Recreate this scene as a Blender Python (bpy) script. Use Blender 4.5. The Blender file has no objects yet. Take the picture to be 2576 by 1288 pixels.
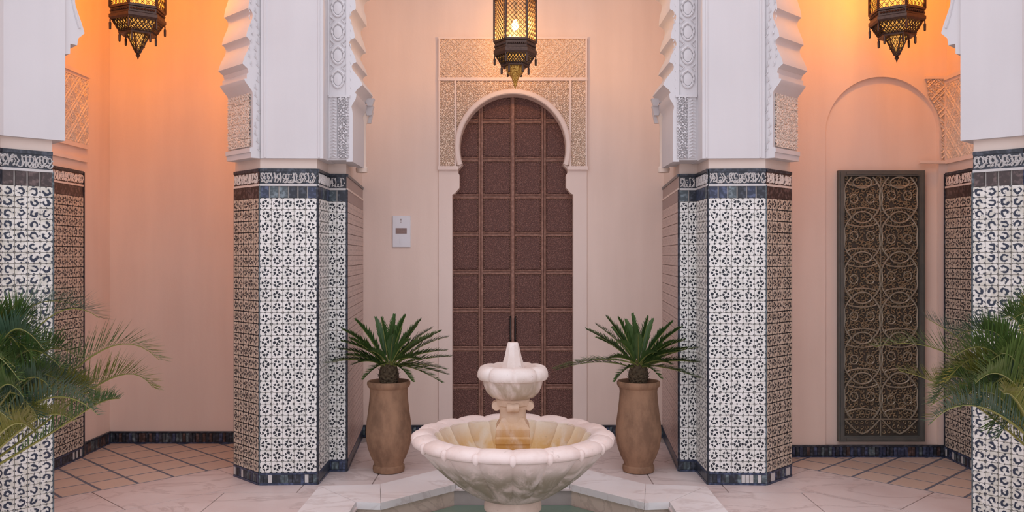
import bpy, bmesh, math, random
import numpy as np
from mathutils import Vector, Matrix
random.seed(7)
C = bpy.context.scene.collection
PI = math.pi
# ------------------------------------------------------------------ camera
HC, F, CX, CY = 1.51, 2200.0, 1290.0, 644.0
cam = bpy.data.cameras.new('camera'); camo = bpy.data.objects.new('camera', cam); C.objects.link(camo)
camo.location = (0, 0, HC); camo.rotation_euler = (PI/2, 0, 0)
cam.sensor_width = 36; cam.lens = 36*F/2576; cam.shift_x = -2/2576; cam.clip_start = .05
bpy.context.scene.camera = camo
# ------------------------------------------------------------------ sky: one even, faintly lavender overcast
w = bpy.data.worlds.new('sky'); bpy.context.scene.world = w; w.use_nodes = True
bg = w.node_tree.nodes['Background']; bg.inputs[0].default_value = (.92, .91, 1.01, 1); bg.inputs[1].default_value = 1.0
vs = bpy.context.scene.view_settings
vs.view_transform = 'Standard'; vs.look = 'None'; vs.gamma = 1; vs.use_curve_mapping = False; vs.exposure = .52
LEFT_W, RIGHT_W, CENTRE_W = 45.0, 32.0, 32.0          # lantern bulbs, watts
LAMP_COL = (1.0, .53, .03); LAMP_COL_C = (1.0, .66, .30)

def at(px, py, Y): return Vector(((px-CX)/F*Y, Y, HC-(py-CY)/F*Y))

# ------------------------------------------------------------------ materials
MT = {}
class NT:
    def __init__(s, name, rough=.6, col=(.8,.8,.8), metal=0, spec=.5):
        m = bpy.data.materials.new(name); m.use_nodes = True; s.m = m; s.t = m.node_tree; s.b = s.t.nodes['Principled BSDF']
        s.b.inputs['Roughness'].default_value = rough; s.b.inputs['Base Color'].default_value = (*col, 1)
        s.b.inputs['Metallic'].default_value = metal; s.b.inputs['Specular IOR Level'].default_value = spec
        MT[name] = m
    def n(s, t, **kw):
        x = s.t.nodes.new(t)
        for k, v in kw.items(): setattr(x, k, v)
        return x
    def l(s, a, b): s.t.links.new(a, b)
    def val(s, x, sock):
        if isinstance(x, (int, float)): sock.default_value = x
        else: s.l(x, sock)
    def math(s, op, a, b=0.0, c=None):
        x = s.n('ShaderNodeMath', operation=op); s.val(a, x.inputs[0]); s.val(b, x.inputs[1])
        if c is not None: s.val(c, x.inputs[2])
        return x.outputs[0]
    def sstep(s, x, a, b):
        m = s.n('ShaderNodeMapRange', interpolation_type='SMOOTHSTEP'); s.val(x, m.inputs[0])
        m.inputs[1].default_value = a; m.inputs[2].default_value = b; return m.outputs[0]
    def coord(s, which='Object', scale=(1,1,1)):
        tc = s.n('ShaderNodeTexCoord'); mp = s.n('ShaderNodeMapping'); s.l(tc.outputs[which], mp.inputs[0]); mp.inputs[3].default_value = scale
        return mp.outputs[0]
    def world(s, scale=(1,1,1)):
        g = s.n('ShaderNodeNewGeometry'); mp = s.n('ShaderNodeMapping'); s.l(g.outputs['Position'], mp.inputs[0]); mp.inputs[3].default_value = scale
        return mp.outputs[0]
    def noise(s, vec, scale=5, detail=4, rough=.5, dist=0):
        x = s.n('ShaderNodeTexNoise'); s.l(vec, x.inputs['Vector']); x.inputs['Scale'].default_value = scale; x.inputs['Detail'].default_value = detail
        x.inputs['Roughness'].default_value = rough; x.inputs['Distortion'].default_value = dist; return x.outputs[0]
    def vor(s, vec, scale=20, feature='F1'):
        x = s.n('ShaderNodeTexVoronoi', feature=feature); s.l(vec, x.inputs['Vector']); x.inputs['Scale'].default_value = scale; return x
    def mix(s, f, a, b, blend='MIX'):
        x = s.n('ShaderNodeMix', data_type='RGBA', blend_type=blend); s.val(f, x.inputs[0])
        for v, k in ((a, 6), (b, 7)):
            if isinstance(v, tuple): x.inputs[k].default_value = (*v, 1)
            else: s.l(v, x.inputs[k])
        return x.outputs[2]
    def col(s, c): s.l(c, s.b.inputs['Base Color'])
    def bump(s, h, strength=.3, dist=.01):
        x = s.n('ShaderNodeBump'); s.val(h, x.inputs['Height']); x.inputs['Strength'].default_value = strength; x.inputs['Distance'].default_value = dist
        s.l(x.outputs[0], s.b.inputs['Normal'])
    def rnd(s): return s.n('ShaderNodeObjectInfo').outputs['Random']

def plaster(name, c1, c2, rough=.75, streak=.5, grain=.15):
    k = NT(name, rough, spec=.25)
    st = k.noise(k.world((3, 3, .35)), 2.2, 5, .55); bl = k.noise(k.world(), 1.6, 4)
    f = k.math('ADD', k.math('MULTIPLY', st, streak), k.math('MULTIPLY', bl, 1-streak))
    k.col(k.mix(k.sstep(f, .32, .68), c1, c2)); k.bump(k.noise(k.world(), 60, 4), grain, .004)
plaster('wall_plaster', (.80,.63,.54), (.865,.69,.595), .7, .6)
plaster('white_plaster', (.665,.64,.645), (.71,.685,.69), .7, .4, .1)
plaster('band_plaster', (.76,.63,.55), (.80,.68,.60), .7, .4, .1)
plaster('sand_stucco', (.83,.645,.50), (.90,.725,.58), .8, .2, .4)
plaster('pink_stucco', (.80,.66,.56), (.87,.74,.64), .8, .2, .4)
plaster('surround_plaster', (.80,.645,.57), (.86,.70,.62), .7, .5)

def tile_mat(name, base, base2, ink, thick=.085, border=0.0, freq=5, off=-.35, dis=.24, rad=.27):
    k = NT(name, .38, spec=.35)
    uv = k.coord('UV'); sp = k.n('ShaderNodeSeparateXYZ')
    nz = k.n('ShaderNodeTexNoise'); k.l(k.world(), nz.inputs['Vector']); nz.inputs['Scale'].default_value = 38; nz.inputs['Detail'].default_value = 2
    va = k.n('ShaderNodeVectorMath', operation='MULTIPLY_ADD'); k.l(nz.outputs['Color'], va.inputs[0]); va.inputs[1].default_value = (dis,dis,0); k.l(uv, va.inputs[2])
    k.l(va.outputs[0], sp.inputs[0])
    x = k.math('SUBTRACT', sp.outputs[0], .5+dis/2); y = k.math('SUBTRACT', sp.outputs[1], .5+dis/2)
    r = k.math('SQRT', k.math('ADD', k.math('MULTIPLY', x, x), k.math('MULTIPLY', y, y)))
    rot = k.math('MULTIPLY', k.rnd(), 6.28)
    a = k.math('ADD', k.math('ARCTAN2', y, x), rot)
    pet = k.sstep(k.math('COSINE', k.math('MULTIPLY', a, float(freq))), off-.15, off+.15)
    ring = k.sstep(k.math('ABSOLUTE', k.math('SUBTRACT', r, rad)), thick+.03, thick-.03)
    m1 = k.math('MULTIPLY', pet, ring)
    ax = k.math('SUBTRACT', .5, k.math('ABSOLUTE', x)); ay = k.math('SUBTRACT', .5, k.math('ABSOLUTE', y))
    rc = k.math('SQRT', k.math('ADD', k.math('MULTIPLY', ax, ax), k.math('MULTIPLY', ay, ay)))
    m2 = k.sstep(rc, .115, .07)
    re1 = k.math('SQRT', k.math('ADD', k.math('MULTIPLY', ax, ax), k.math('MULTIPLY', y, y))); re2 = k.math('SQRT', k.math('ADD', k.math('MULTIPLY', x, x), k.math('MULTIPLY', ay, ay)))
    m2 = k.math('MAXIMUM', m2, k.sstep(k.math('MINIMUM', re1, re2), .10, .055))
    sm = k.sstep(k.noise(k.world(), 75, 2), .64, .70)
    m = k.math('MAXIMUM', k.math('MAXIMUM', m1, m2), k.math('MULTIPLY', sm, .75))
    if border:
        s2 = k.n('ShaderNodeSeparateXYZ'); k.l(uv, s2.inputs[0])
        e = k.math('MINIMUM', s2.outputs[1], k.math('SUBTRACT', 1.0, s2.outputs[1]))
        m = k.math('MAXIMUM', m, k.sstep(e, border+.02, border-.02))
    bs = k.mix(k.sstep(k.noise(k.world(), 22, 3), .4, .62), base, base2)
    k.col(k.mix(m, bs, ink)); k.bump(k.math('MULTIPLY', m, -1.0), .25, .002)
tile_mat('tile_white', (.86,.84,.80), (.76,.75,.70), (.018,.022,.032), .10, 0, 5, -.62, .30, .245)
tile_mat('tile_leopard', (.80,.77,.71), (.66,.63,.55), (.028,.036,.062), .10, 0, 1, -.82, .42, .25)
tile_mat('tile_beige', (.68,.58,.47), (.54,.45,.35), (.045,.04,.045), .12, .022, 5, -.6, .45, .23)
tile_mat('tile_rose', (.66,.51,.45), (.58,.44,.385), (.36,.26,.23), .09, 0, 4, -.2)
for nm, c in (('tile_ink', (.022,.026,.036)), ('tile_navy', (.03,.04,.075)), ('tile_umber', (.055,.035,.032)), ('tile_slate', (.07,.09,.10))):
    k = NT(nm, .3, spec=.4); k.col(k.mix(k.sstep(k.noise(k.world(), 40, 3), .45, .7), c, tuple(min(1, v*2.6+.02) for v in c))); k.bump(k.noise(k.world(), 40, 2), .15, .003)
k = NT('rose_band', .45); k.col(k.mix(k.noise(k.world(), 30, 3), (.30,.21,.19), (.40,.29,.26)))
k = NT('pale_glaze', .4, (.60,.58,.56)); k.col(k.mix(k.noise(k.world(), 30, 3), (.5,.48,.46), (.72,.69,.67)))
k = NT('dark_grout', .8, (.045,.045,.05)); k.col(k.mix(k.noise(k.world(), 30, 3), (.035,.035,.04), (.08,.075,.075)))
k = NT('pale_grout', .85, (.5,.47,.43)); k.col(k.mix(k.noise(k.world(), 30, 3), (.42,.39,.36), (.6,.56,.52)))
k = NT('joint_grey', .85, (.17,.18,.21)); k.col(k.mix(k.noise(k.world(), 12, 3), (.11,.12,.16), (.19,.20,.24)))
k = NT('slab_joint', .85, (.3,.25,.23)); k.col(k.mix(k.noise(k.world(), 12, 3), (.36,.30,.27), (.48,.41,.38)))
for i, (c1, c2) in enumerate((((.62,.46,.365),(.69,.53,.43)), ((.65,.495,.40),(.72,.56,.465)), ((.58,.43,.345),(.65,.50,.41)))):
    k = NT('floor_clay_%s' % 'abc'[i], .45, spec=.4); k.col(k.mix(k.noise(k.world(), 6, 5, .6), c1, c2)); k.bump(k.noise(k.world(), 25, 3), .1, .004)
def marble(name, c1, c2, vein, rough, vs_=1.3):
    k = NT(name, rough, spec=.4)
    n1 = k.noise(k.world((1,1.8,1)), vs_, 7, .6, 1.2); v = k.sstep(k.math('ABSOLUTE', k.math('SUBTRACT', n1, .5)), .035, .0)
    cl = k.mix(k.sstep(k.noise(k.world(), vs_*1.7, 5, .6), .35, .68), c1, c2)
    cl = k.mix(k.math('MULTIPLY', k.rnd(), .16), cl, c2)
    k.col(k.mix(k.math('MULTIPLY', v, .45), cl, vein)); k.bump(k.noise(k.world(), 14, 4), .05, .004)
marble('floor_marble', (.78,.665,.63), (.70,.565,.53), (.45,.33,.30), .38)
marble('coping_marble', (.88,.83,.82), (.83,.76,.74), (.6,.5,.47), .42)
def fountain_mat(name, c1, c2, stain, lo, hi, zlo, zhi):
    # aged marble: mineral staining sits where water stood, with ragged edges
    k = NT(name, .5, spec=.35)
    g = k.n('ShaderNodeNewGeometry'); sp = k.n('ShaderNodeSeparateXYZ'); k.l(g.outputs['Position'], sp.inputs[0])
    nz = k.noise(k.world((1.5,1.5,.7)), 5.5, 6, .6, .6)
    base = k.mix(k.sstep(k.noise(k.world(), 4.5, 6, .65), .35, .68), c1, c2)
    h = k.sstep(k.math('ADD', sp.outputs[2], k.math('MULTIPLY', k.math('SUBTRACT', nz, .5), .25)), zhi, zlo)
    s = k.math('MULTIPLY', h, k.sstep(nz, lo, hi))
    fl = k.sstep(k.noise(k.world(), 38, 4, .7), .60, .72)
    k.col(k.mix(k.math('MULTIPLY', fl, .35), k.mix(s, base, stain), (.30,.21,.16))); k.bump(k.noise(k.world(), 26, 5, .6), .22, .01)
fountain_mat('bowl_marble', (.82,.69,.64), (.72,.57,.51), (.33,.27,.20), .36, .60, .40, .49)
fountain_mat('bowl_inside', (.78,.68,.56), (.74,.60,.42), (.66,.40,.13), .34, .6, .42, .56)
fountain_mat('column_stone', (.66,.49,.37), (.52,.35,.24), (.50,.26,.07), .25, .5, .50, .68)
fountain_mat('pedestal_stone', (.72,.55,.45), (.62,.45,.36), (.50,.36,.26), .4, .6, -.05, .08)
marble('pool_stone', (.74,.60,.50), (.64,.50,.41), (.45,.34,.27), .5, 2.0)
fountain_mat('upper_marble', (.76,.67,.62), (.66,.55,.49), (.40,.32,.24), .32, .58, .82, .885)
k = NT('pot_clay', .8, spec=.2); k.col(k.mix(k.sstep(k.noise(k.world((1,1,.5)), 9, 6, .65), .3, .7), (.36,.205,.125), (.20,.112,.07))); k.bump(k.noise(k.world(), 35, 5), .3, .006)
k = NT('soil', .95); k.col(k.mix(k.noise(k.world(), 60, 4), (.02,.014,.01), (.06,.04,.028))); k.bump(k.noise(k.world(), 60, 4), .8, .02)
def wood(name, c1, c2, sc, st):
    k = NT(name, .6, spec=.3)
    v = k.vor(k.world(), sc).outputs['Distance']; v2 = k.noise(k.world(), sc*.9, 3)
    f = k.sstep(k.math('ADD', k.math('MULTIPLY', v, .7), k.math('MULTIPLY', v2, .5)), .3, .75)
    k.col(k.mix(f, c1, c2)); k.bump(f, st, .006)
wood('door_panel_wood', (.34,.18,.145), (.12,.055,.046), 125, .8)
wood('door_rail_wood', (.40,.22,.165), (.26,.135,.10), 40, .35)
k = NT('stud_brass', .45, (.30,.17,.11), .3); k.col(k.mix(k.noise(k.world(), 50, 2), (.46,.28,.20), (.56,.37,.27)))
k = NT('iron', .5, (.03,.025,.025), .6); k.col(k.mix(k.noise(k.world(), 50, 2), (.02,.018,.018), (.05,.04,.04)))
k = NT('bronze', .42, (.06,.04,.035), .75); k.col(k.mix(k.noise(k.world(), 60, 3), (.045,.03,.028), (.13,.08,.06)))
k = NT('gilt', .4, (.55,.32,.08), .55); k.col(k.mix(k.sstep(k.noise(k.world(), 110, 3), .4, .6), (.42,.20,.03), (.80,.50,.12))); k.bump(k.vor(k.world(), 140).outputs['Distance'], .7, .008)
k = NT('grille_frame_metal', .55, (.12,.13,.115), .4); k.col(k.mix(k.noise(k.world(), 14, 4), (.09,.10,.095), (.17,.17,.15)))
k = NT('tracery_metal', .5, (.28,.25,.19), .4); k.col(k.mix(k.noise(k.world(), 20, 4), (.30,.275,.215), (.44,.39,.30)))
k = NT('scroll_metal', .55, (.18,.13,.075), .4); k.col(k.mix(k.noise(k.world(), 14, 4), (.22,.185,.125), (.40,.30,.18)))
k = NT('grille_backing', .7, (.03,.024,.02)); k.col(k.mix(k.noise(k.world(), 30, 4), (.045,.037,.029), (.09,.07,.05)))
k = NT('white_plastic', .4, (.78,.77,.80)); k.col(k.mix(k.noise(k.world(), 20, 2), (.76,.75,.78), (.80,.79,.82)))
k = NT('display', .3, (.25,.15,.13)); k.col(k.mix(k.noise(k.world(), 60, 2), (.20,.12,.10), (.32,.20,.17)))
def leaf(name, c1, c2, rough=.45):
    k = NT(name, rough, spec=.4); k.col(k.mix(k.math('ADD', k.math('MULTIPLY', k.rnd(), .5), k.math('MULTIPLY', k.noise(k.world(), 12, 3), .6)), c1, c2))
    k.b.inputs['Subsurface Weight'].default_value = 0
leaf('cycad_leaf', (.028,.080,.024), (.105,.175,.04)); leaf('cycad_stalk', (.16,.19,.04), (.24,.24,.07))
leaf('palm_leaf', (.035,.10,.03), (.14,.20,.045)); leaf('palm_leaf_cool', (.03,.085,.055), (.09,.15,.09)); leaf('palm_leaf_olive', (.10,.13,.02), (.22,.21,.04)); leaf('palm_stalk', (.16,.17,.035), (.28,.26,.07))
k = NT('bark', .9); k.col(k.mix(k.noise(k.world(), 45, 4), (.05,.035,.02), (.16,.11,.06))); k.bump(k.vor(k.world(), 60).outputs['Distance'], .8, .02)
k = NT('pool_water', .08, (.10,.19,.15), spec=.5); k.col(k.mix(k.noise(k.world(), 3, 3), (.12,.20,.15), (.20,.28,.21))); k.bump(k.noise(k.world(), 14, 2), .12, .01)
k = NT('bowl_water', .06, (.5,.33,.12)); k.col(k.mix(k.noise(k.world(), 6, 3), (.45,.28,.09), (.6,.42,.18)))
def glass(name, tint, em, estr, tr=.7):
    k = NT(name, .2); k.t.nodes.remove(k.b)
    out = [n for n in k.t.nodes if n.type == 'OUTPUT_MATERIAL'][0]
    a = k.n('ShaderNodeBsdfTransparent'); a.inputs[0].default_value = (*tint, 1); b = k.n('ShaderNodeBsdfTranslucent'); b.inputs[0].default_value = (*tint, 1)
    g = k.n('ShaderNodeBsdfGlossy'); g.inputs[0].default_value = (.8,.8,.8,1); g.inputs[1].default_value = .15
    e = k.n('ShaderNodeEmission'); e.inputs[1].default_value = estr
    k.l(k.mix(k.noise(k.world(), 55, 3), em, tuple(v*.55 for v in em)), e.inputs[0])
    m1 = k.n('ShaderNodeMixShader'); m1.inputs[0].default_value = 1-tr; k.l(a.outputs[0], m1.inputs[1]); k.l(b.outputs[0], m1.inputs[2])
    m2 = k.n('ShaderNodeMixShader'); m2.inputs[0].default_value = .05; k.l(m1.outputs[0], m2.inputs[1]); k.l(g.outputs[0], m2.inputs[2])
    ad = k.n('ShaderNodeAddShader'); k.l(m2.outputs[0], ad.inputs[0]); k.l(e.outputs[0], ad.inputs[1]); k.l(ad.outputs[0], out.inputs[0])
glass('amber_glass', (1.0,.80,.50), (1.0,.55,.12), .32, .96)
glass('pale_glass', (.98,.84,.66), (1.0,.60,.26), .10, .99)
k = NT('lit_bulb', .5); k.b.inputs['Emission Color'].default_value = (1,.85,.6,1); k.b.inputs['Emission Strength'].default_value = 14

# ------------------------------------------------------------------ mesh helpers
I4 = Matrix.Identity(4)
WM = {}
class MB:
    def __init__(s): s.v = []; s.f = []; s.uv = {}
    def add(s, vs, fs, M=None, uvs=None):
        o = len(s.v)
        s.v += [tuple(M @ Vector(p)) if M is not None else tuple(p) for p in vs]
        for i, f in enumerate(fs):
            if uvs and i in uvs: s.uv[len(s.f)] = uvs[i]
            s.f.append([o+q for q in f])
        return s
    def box(s, x0, x1, y0, y1, z0, z1, M=None, uvfront=False):
        vs = [(x0,y0,z0),(x1,y0,z0),(x1,y1,z0),(x0,y1,z0),(x0,y0,z1),(x1,y0,z1),(x1,y1,z1),(x0,y1,z1)]
        fs = [(0,1,5,4),(1,2,6,5),(2,3,7,6),(3,0,4,7),(4,5,6,7),(3,2,1,0)]
        return s.add(vs, fs, M, {0: [(0,0),(1,0),(1,1),(0,1)]} if uvfront else None)
    def prism(s, poly, z0, z1, M=None):           # poly in xy, extruded in z
        n = len(poly); vs = [(p[0],p[1],z0) for p in poly]+[(p[0],p[1],z1) for p in poly]
        fs = [tuple(range(n))[::-1], tuple(range(n, 2*n))]+[(i,(i+1)%n,n+(i+1)%n,n+i) for i in range(n)]
        return s.add(vs, fs, M)
    def slab(s, poly, y0, y1, M=None):            # poly in xz, extruded in y
        n = len(poly); vs = [(p[0],y0,p[1]) for p in poly]+[(p[0],y1,p[1]) for p in poly]
        fs = [tuple(range(n)), tuple(range(n, 2*n))[::-1]]+[((i+1)%n,i,n+i,n+(i+1)%n) for i in range(n)]
        return s.add(vs, fs, M)
    def tube(s, pts, r, n=5, closed=False, M=None, taper=None):
        pts = [Vector(p) for p in pts]; N = len(pts); vs = []; fs = []
        ref = Vector((0,0,1))
        for i, p in enumerate(pts):
            a = pts[(i-1) % N] if (closed or i > 0) else p; b = pts[(i+1) % N] if (closed or i < N-1) else p
            t = (b-a).normalized() if (b-a).length > 1e-9 else Vector((1,0,0))
            q = ref if abs(t.dot(ref)) < .95 else Vector((0,1,0))
            u = t.cross(q).normalized(); v = u.cross(t)
            rr = r if taper is None else r*taper[i]
            vs += [p+(u*math.cos(2*PI*k/n)+v*math.sin(2*PI*k/n))*rr for k in range(n)]
        for i in range(N if closed else N-1):
            j = (i+1) % N
            fs += [(i*n+k, i*n+(k+1)%n, j*n+(k+1)%n, j*n+k) for k in range(n)]
        if not closed: fs += [tuple(range(n))[::-1], tuple(range((N-1)*n, N*n))]
        return s.add(vs, fs, M)
    def lathe(s, prof, n=32, M=None, lob=None, rot=0.0, caps=(True,True)):   # prof (r, z[, amp[, dz]])
        vs = []; fs = []
        for p in prof:
            amp = p[2] if len(p) > 2 else 0; dz = p[3] if len(p) > 3 else 0
            for k in range(n):
                th = 2*PI*k/n+rot; L = lob(th) if lob else 0
                r = max(p[0]-amp*(1-L), 1e-4); vs.append((r*math.cos(th), r*math.sin(th), p[1]-dz*(1-L)))
        for i in range(len(prof)-1):
            fs += [(i*n+k, i*n+(k+1)%n, (i+1)*n+(k+1)%n, (i+1)*n+k) for k in range(n)]
        if caps[0]: fs.append(tuple(range(n))[::-1])
        if caps[1]: fs.append(tuple(range((len(prof)-1)*n, len(prof)*n)))
        return s.add(vs, fs, M)
    def mesh(s, name, mat, smooth=False, fix=True):
        me = bpy.data.meshes.new(name); me.from_pydata([tuple(v) for v in s.v], [], s.f)
        if s.uv:
            ul = me.uv_layers.new(name='UVMap')
            for fi, co in s.uv.items():
                for li, c in zip(me.polygons[fi].loop_indices, co): ul.data[li].uv = c
        if fix:
            bm = bmesh.new(); bm.from_mesh(me); bmesh.ops.recalc_face_normals(bm, faces=bm.faces); bm.to_mesh(me); bm.free()
        me.materials.append(MT[mat])
        if smooth:
            me.polygons.foreach_set('use_smooth', [True]*len(me.polygons))
            try: me.set_sharp_from_angle(angle=math.radians(38))
            except Exception: pass
        return me
    def build(s, name, mat, parent=None, M=None, smooth=False, fix=True):
        return link(name, s.mesh(name, mat, smooth, fix), parent, M)
def link(name, me, parent=None, M=None):
    o = bpy.data.objects.new(name, me); C.objects.link(o)
    M = M.copy() if M is not None else I4.copy()
    WM[o] = M
    if parent is not None:
        o.parent = parent; o.matrix_parent_inverse = WM[parent].inverted()
    o.matrix_basis = M
    return o
def tag(o, label, cat=None, group=None, kind=None):
    o['label'] = label
    if cat: o['category'] = cat
    if group: o['group'] = group
    if kind: o['kind'] = kind
    return o
def thing(name, label, cat, loc=(0,0,0), group=None, kind=None):
    return tag(link(name, None, None, Matrix.Translation(loc)), label, cat, group, kind)
def frame(pL, pR, z=0.0):
    """face seen from outside, left point to right point: local x along it, y into it, z up"""
    u = Vector((pR[0]-pL[0], pR[1]-pL[1], 0)); ln = u.length; u.normalize(); n = Vector((u.y, -u.x, 0))
    M = Matrix(((u.x,-n.x,0,pL[0]),(u.y,-n.y,0,pL[1]),(0,0,1,z),(0,0,0,1)))
    return M, ln
def sf(s, a, b, z=0.0):     # face given for the left half of the court; mirrored for s=+1
    return frame(a, b, z) if s < 0 else frame((-b[0], b[1]), (-a[0], a[1]), z)
def T(x, y, z): return Matrix.Translation((x, y, z))
def clip(poly, a, b, c):    # keep a*x+b*y<=c
    out = []
    for i in range(len(poly)):
        p, q = poly[i], poly[(i+1) % len(poly)]; dp = a*p[0]+b*p[1]-c; dq = a*q[0]+b*q[1]-c
        if dp <= 0: out.append(p)
        if dp*dq < 0: t = dp/(dp-dq); out.append((p[0]+(q[0]-p[0])*t, p[1]+(q[1]-p[1])*t))
    return out
def area(p): return abs(sum(p[i][0]*p[(i+1)%len(p)][1]-p[(i+1)%len(p)][0]*p[i][1] for i in range(len(p))))/2
def inset(poly, d):
    cx = sum(p[0] for p in poly)/len(poly); cy = sum(p[1] for p in poly)/len(poly); n = len(poly)
    sgn = 1 if sum(poly[i][0]*poly[(i+1)%n][1]-poly[(i+1)%n][0]*poly[i][1] for i in range(n)) > 0 else -1
    out = [p for p in poly]
    big = poly
    for i in range(n):
        p, q = poly[i], poly[(i+1)%n]; ex, ey = q[0]-p[0], q[1]-p[1]; L = math.hypot(ex, ey)
        if L < 1e-6: continue
        nx, ny = sgn*ey/L, -sgn*ex/L
        big = clip(big, nx, ny, nx*p[0]+ny*p[1]-d)
        if len(big) < 3: return []
    return big

# ------------------------------------------------------------------ carved stucco relief: a height field with real depth
def relief(w, h, res, fn, depth, mask=None, seed=0):
    nx, nz = max(2, int(w/res)), max(2, int(h/res))
    X, Z = np.meshgrid(np.linspace(0, w, nx+1), np.linspace(0, h, nz+1)); H = fn(X, Z)
    mb = MB(); vs = np.stack([X.ravel(), -H.ravel()*depth, Z.ravel()], 1); idx = np.arange((nx+1)*(nz+1)).reshape(nz+1, nx+1)
    fs = []
    for j in range(nz):
        for i in range(nx):
            if mask and not mask((i+.5)*w/nx, (j+.5)*h/nz): continue
            fs.append((int(idx[j,i]), int(idx[j,i+1]), int(idx[j+1,i+1]), int(idx[j+1,i])))
    mb.v = [tuple(p) for p in vs]; mb.f = fs
    return mb
def sm(x, a, b): t = np.clip((x-a)/(b-a), 0, 1); return t*t*(3-2*t)
def arabesque(k=150.0, ph=0.0):
    def f(X, Z):
        a = np.sin(k*X+1.9*np.sin(k*.62*Z+ph)); b = np.sin(k*Z+1.9*np.sin(k*.57*X+1.3+ph)); c = np.cos(k*.5*(X+Z)+ph)*np.cos(k*.5*(X-Z))
        return sm(np.abs(a*b+.55*c), .18, .40)
    return f
def strapwork(p, k=150.0, wd=.09):
    g = arabesque(k)
    def f(X, Z):
        ds = [np.abs(np.abs(((X+q*Z)/p) % 1-.5)-.13) for q in (1, -1)]
        s = np.maximum.reduce([1-sm(d, wd*.45, wd) for d in ds])
        return np.maximum(g(X, Z)*.72, s)
    return f
def script_strokes(w, h, seed, r=.0048):
    rd = random.Random(seed); mb = MB(); x = .012
    def arc(cx, cz, rx, rz, a0, a1, n=8): return [(cx+rx*math.cos(a0+(a1-a0)*i/n), 0, cz+rz*math.sin(a0+(a1-a0)*i/n)) for i in range(n+1)]
    while x < w-.012:
        t = rd.randrange(5); step = rd.uniform(.022, .036)
        if t == 0: mb.tube([(x,0,h*.12),(x+.004,0,h*.5),(x-.002,0,h*.9)], r, 4)
        elif t == 1: mb.tube(arc(x+.008, h*.34, .014, h*.24, PI, 2.05*PI), r, 4)
        elif t == 2: mb.tube(arc(x+.008, h*.6, .011, h*.2, 0, 2*PI)[:-1], r, 4, True); mb.tube([(x+.014,0,h*.45),(x-.004,0,h*.12)], r, 4)
        elif t == 3: mb.tube([(x-.006,0,h*.88),(x+.012,0,h*.5),(x-.002,0,h*.15)], r, 4)
        else: mb.tube(arc(x+.006, h*.62, .012, h*.26, .3, 1.4*PI), r, 4); mb.tube([(x+.004,0,h*.2),(x+.016,0,h*.26)], r*1.2, 4)
        if rd.random() < .7: q = rd.uniform(.25,.85)*h; mb.tube([(x+.018,0,q),(x+.024,0,q+.006)], r*1.1, 4)
        x += step*.72
    return mb

# ------------------------------------------------------------------ pieces shared by alike tiles
_tm = {}
def tile_mesh(w, h, mat, t=.012):
    key = (round(w,4), round(h,4), mat, t)
    if key not in _tm:
        g = .0004; b = .0012; m = MB()
        vs = [(g,0,g),(w-g,0,g),(w-g,0,h-g),(g,0,h-g),(g+b,-t,g+b),(w-g-b,-t,g+b),(w-g-b,-t,h-g-b),(g+b,-t,h-g-b)]
        m.add(vs, [(4,5,6,7),(0,1,5,4),(1,2,6,5),(2,3,7,6),(3,0,4,7)], None, {0: [(0,0),(1,0),(1,1),(0,1)], **{q: [(.25,.0)]*4 for q in (1,2,3,4)}})
        _tm[key] = m.mesh('tile', mat, fix=False)
    return _tm[key]
def tile_grid(M, ln, z0, z1, cols, rows, mat, parent, stuff=False, t=.012):
    w, h = ln/cols, (z1-z0)/rows
    if stuff:
        mb = MB(); g = .002
        for i in range(cols):
            for j in range(rows):
                mb.add([(i*w+g,-t,z0+j*h+g),((i+1)*w-g,-t,z0+j*h+g),((i+1)*w-g,-t,z0+(j+1)*h-g),(i*w+g,-t,z0+(j+1)*h-g),(i*w,0,z0+j*h),((i+1)*w,0,z0+j*h),((i+1)*w,0,z0+(j+1)*h),(i*w,0,z0+(j+1)*h)],
                       [(0,1,2,3),(4,5,1,0),(5,6,2,1),(6,7,3,2),(7,4,0,3)], None, {0: [(0,0),(1,0),(1,1),(0,1)]})
        o = mb.build('tile_field', mat, parent, M, fix=False); o['kind'] = 'stuff'; return
    me = tile_mesh(w, h, mat, t)
    for i in range(cols):
        for j in range(rows): link('tile', me, parent, M @ T(i*w, 0, z0+j*h))
def strip_tiles(M, ln, z0, z1, wd, mats, parent, name='border_tile', t=.012, seed=1, gap=0.0):
    n = max(1, round(ln/wd)); w = ln/n; rd = random.Random(seed)
    for i in range(n): link(name, tile_mesh(w-gap, z1-z0, rd.choice(mats), t), parent, M @ T(i*w+gap/2, 0, z0))

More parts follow.
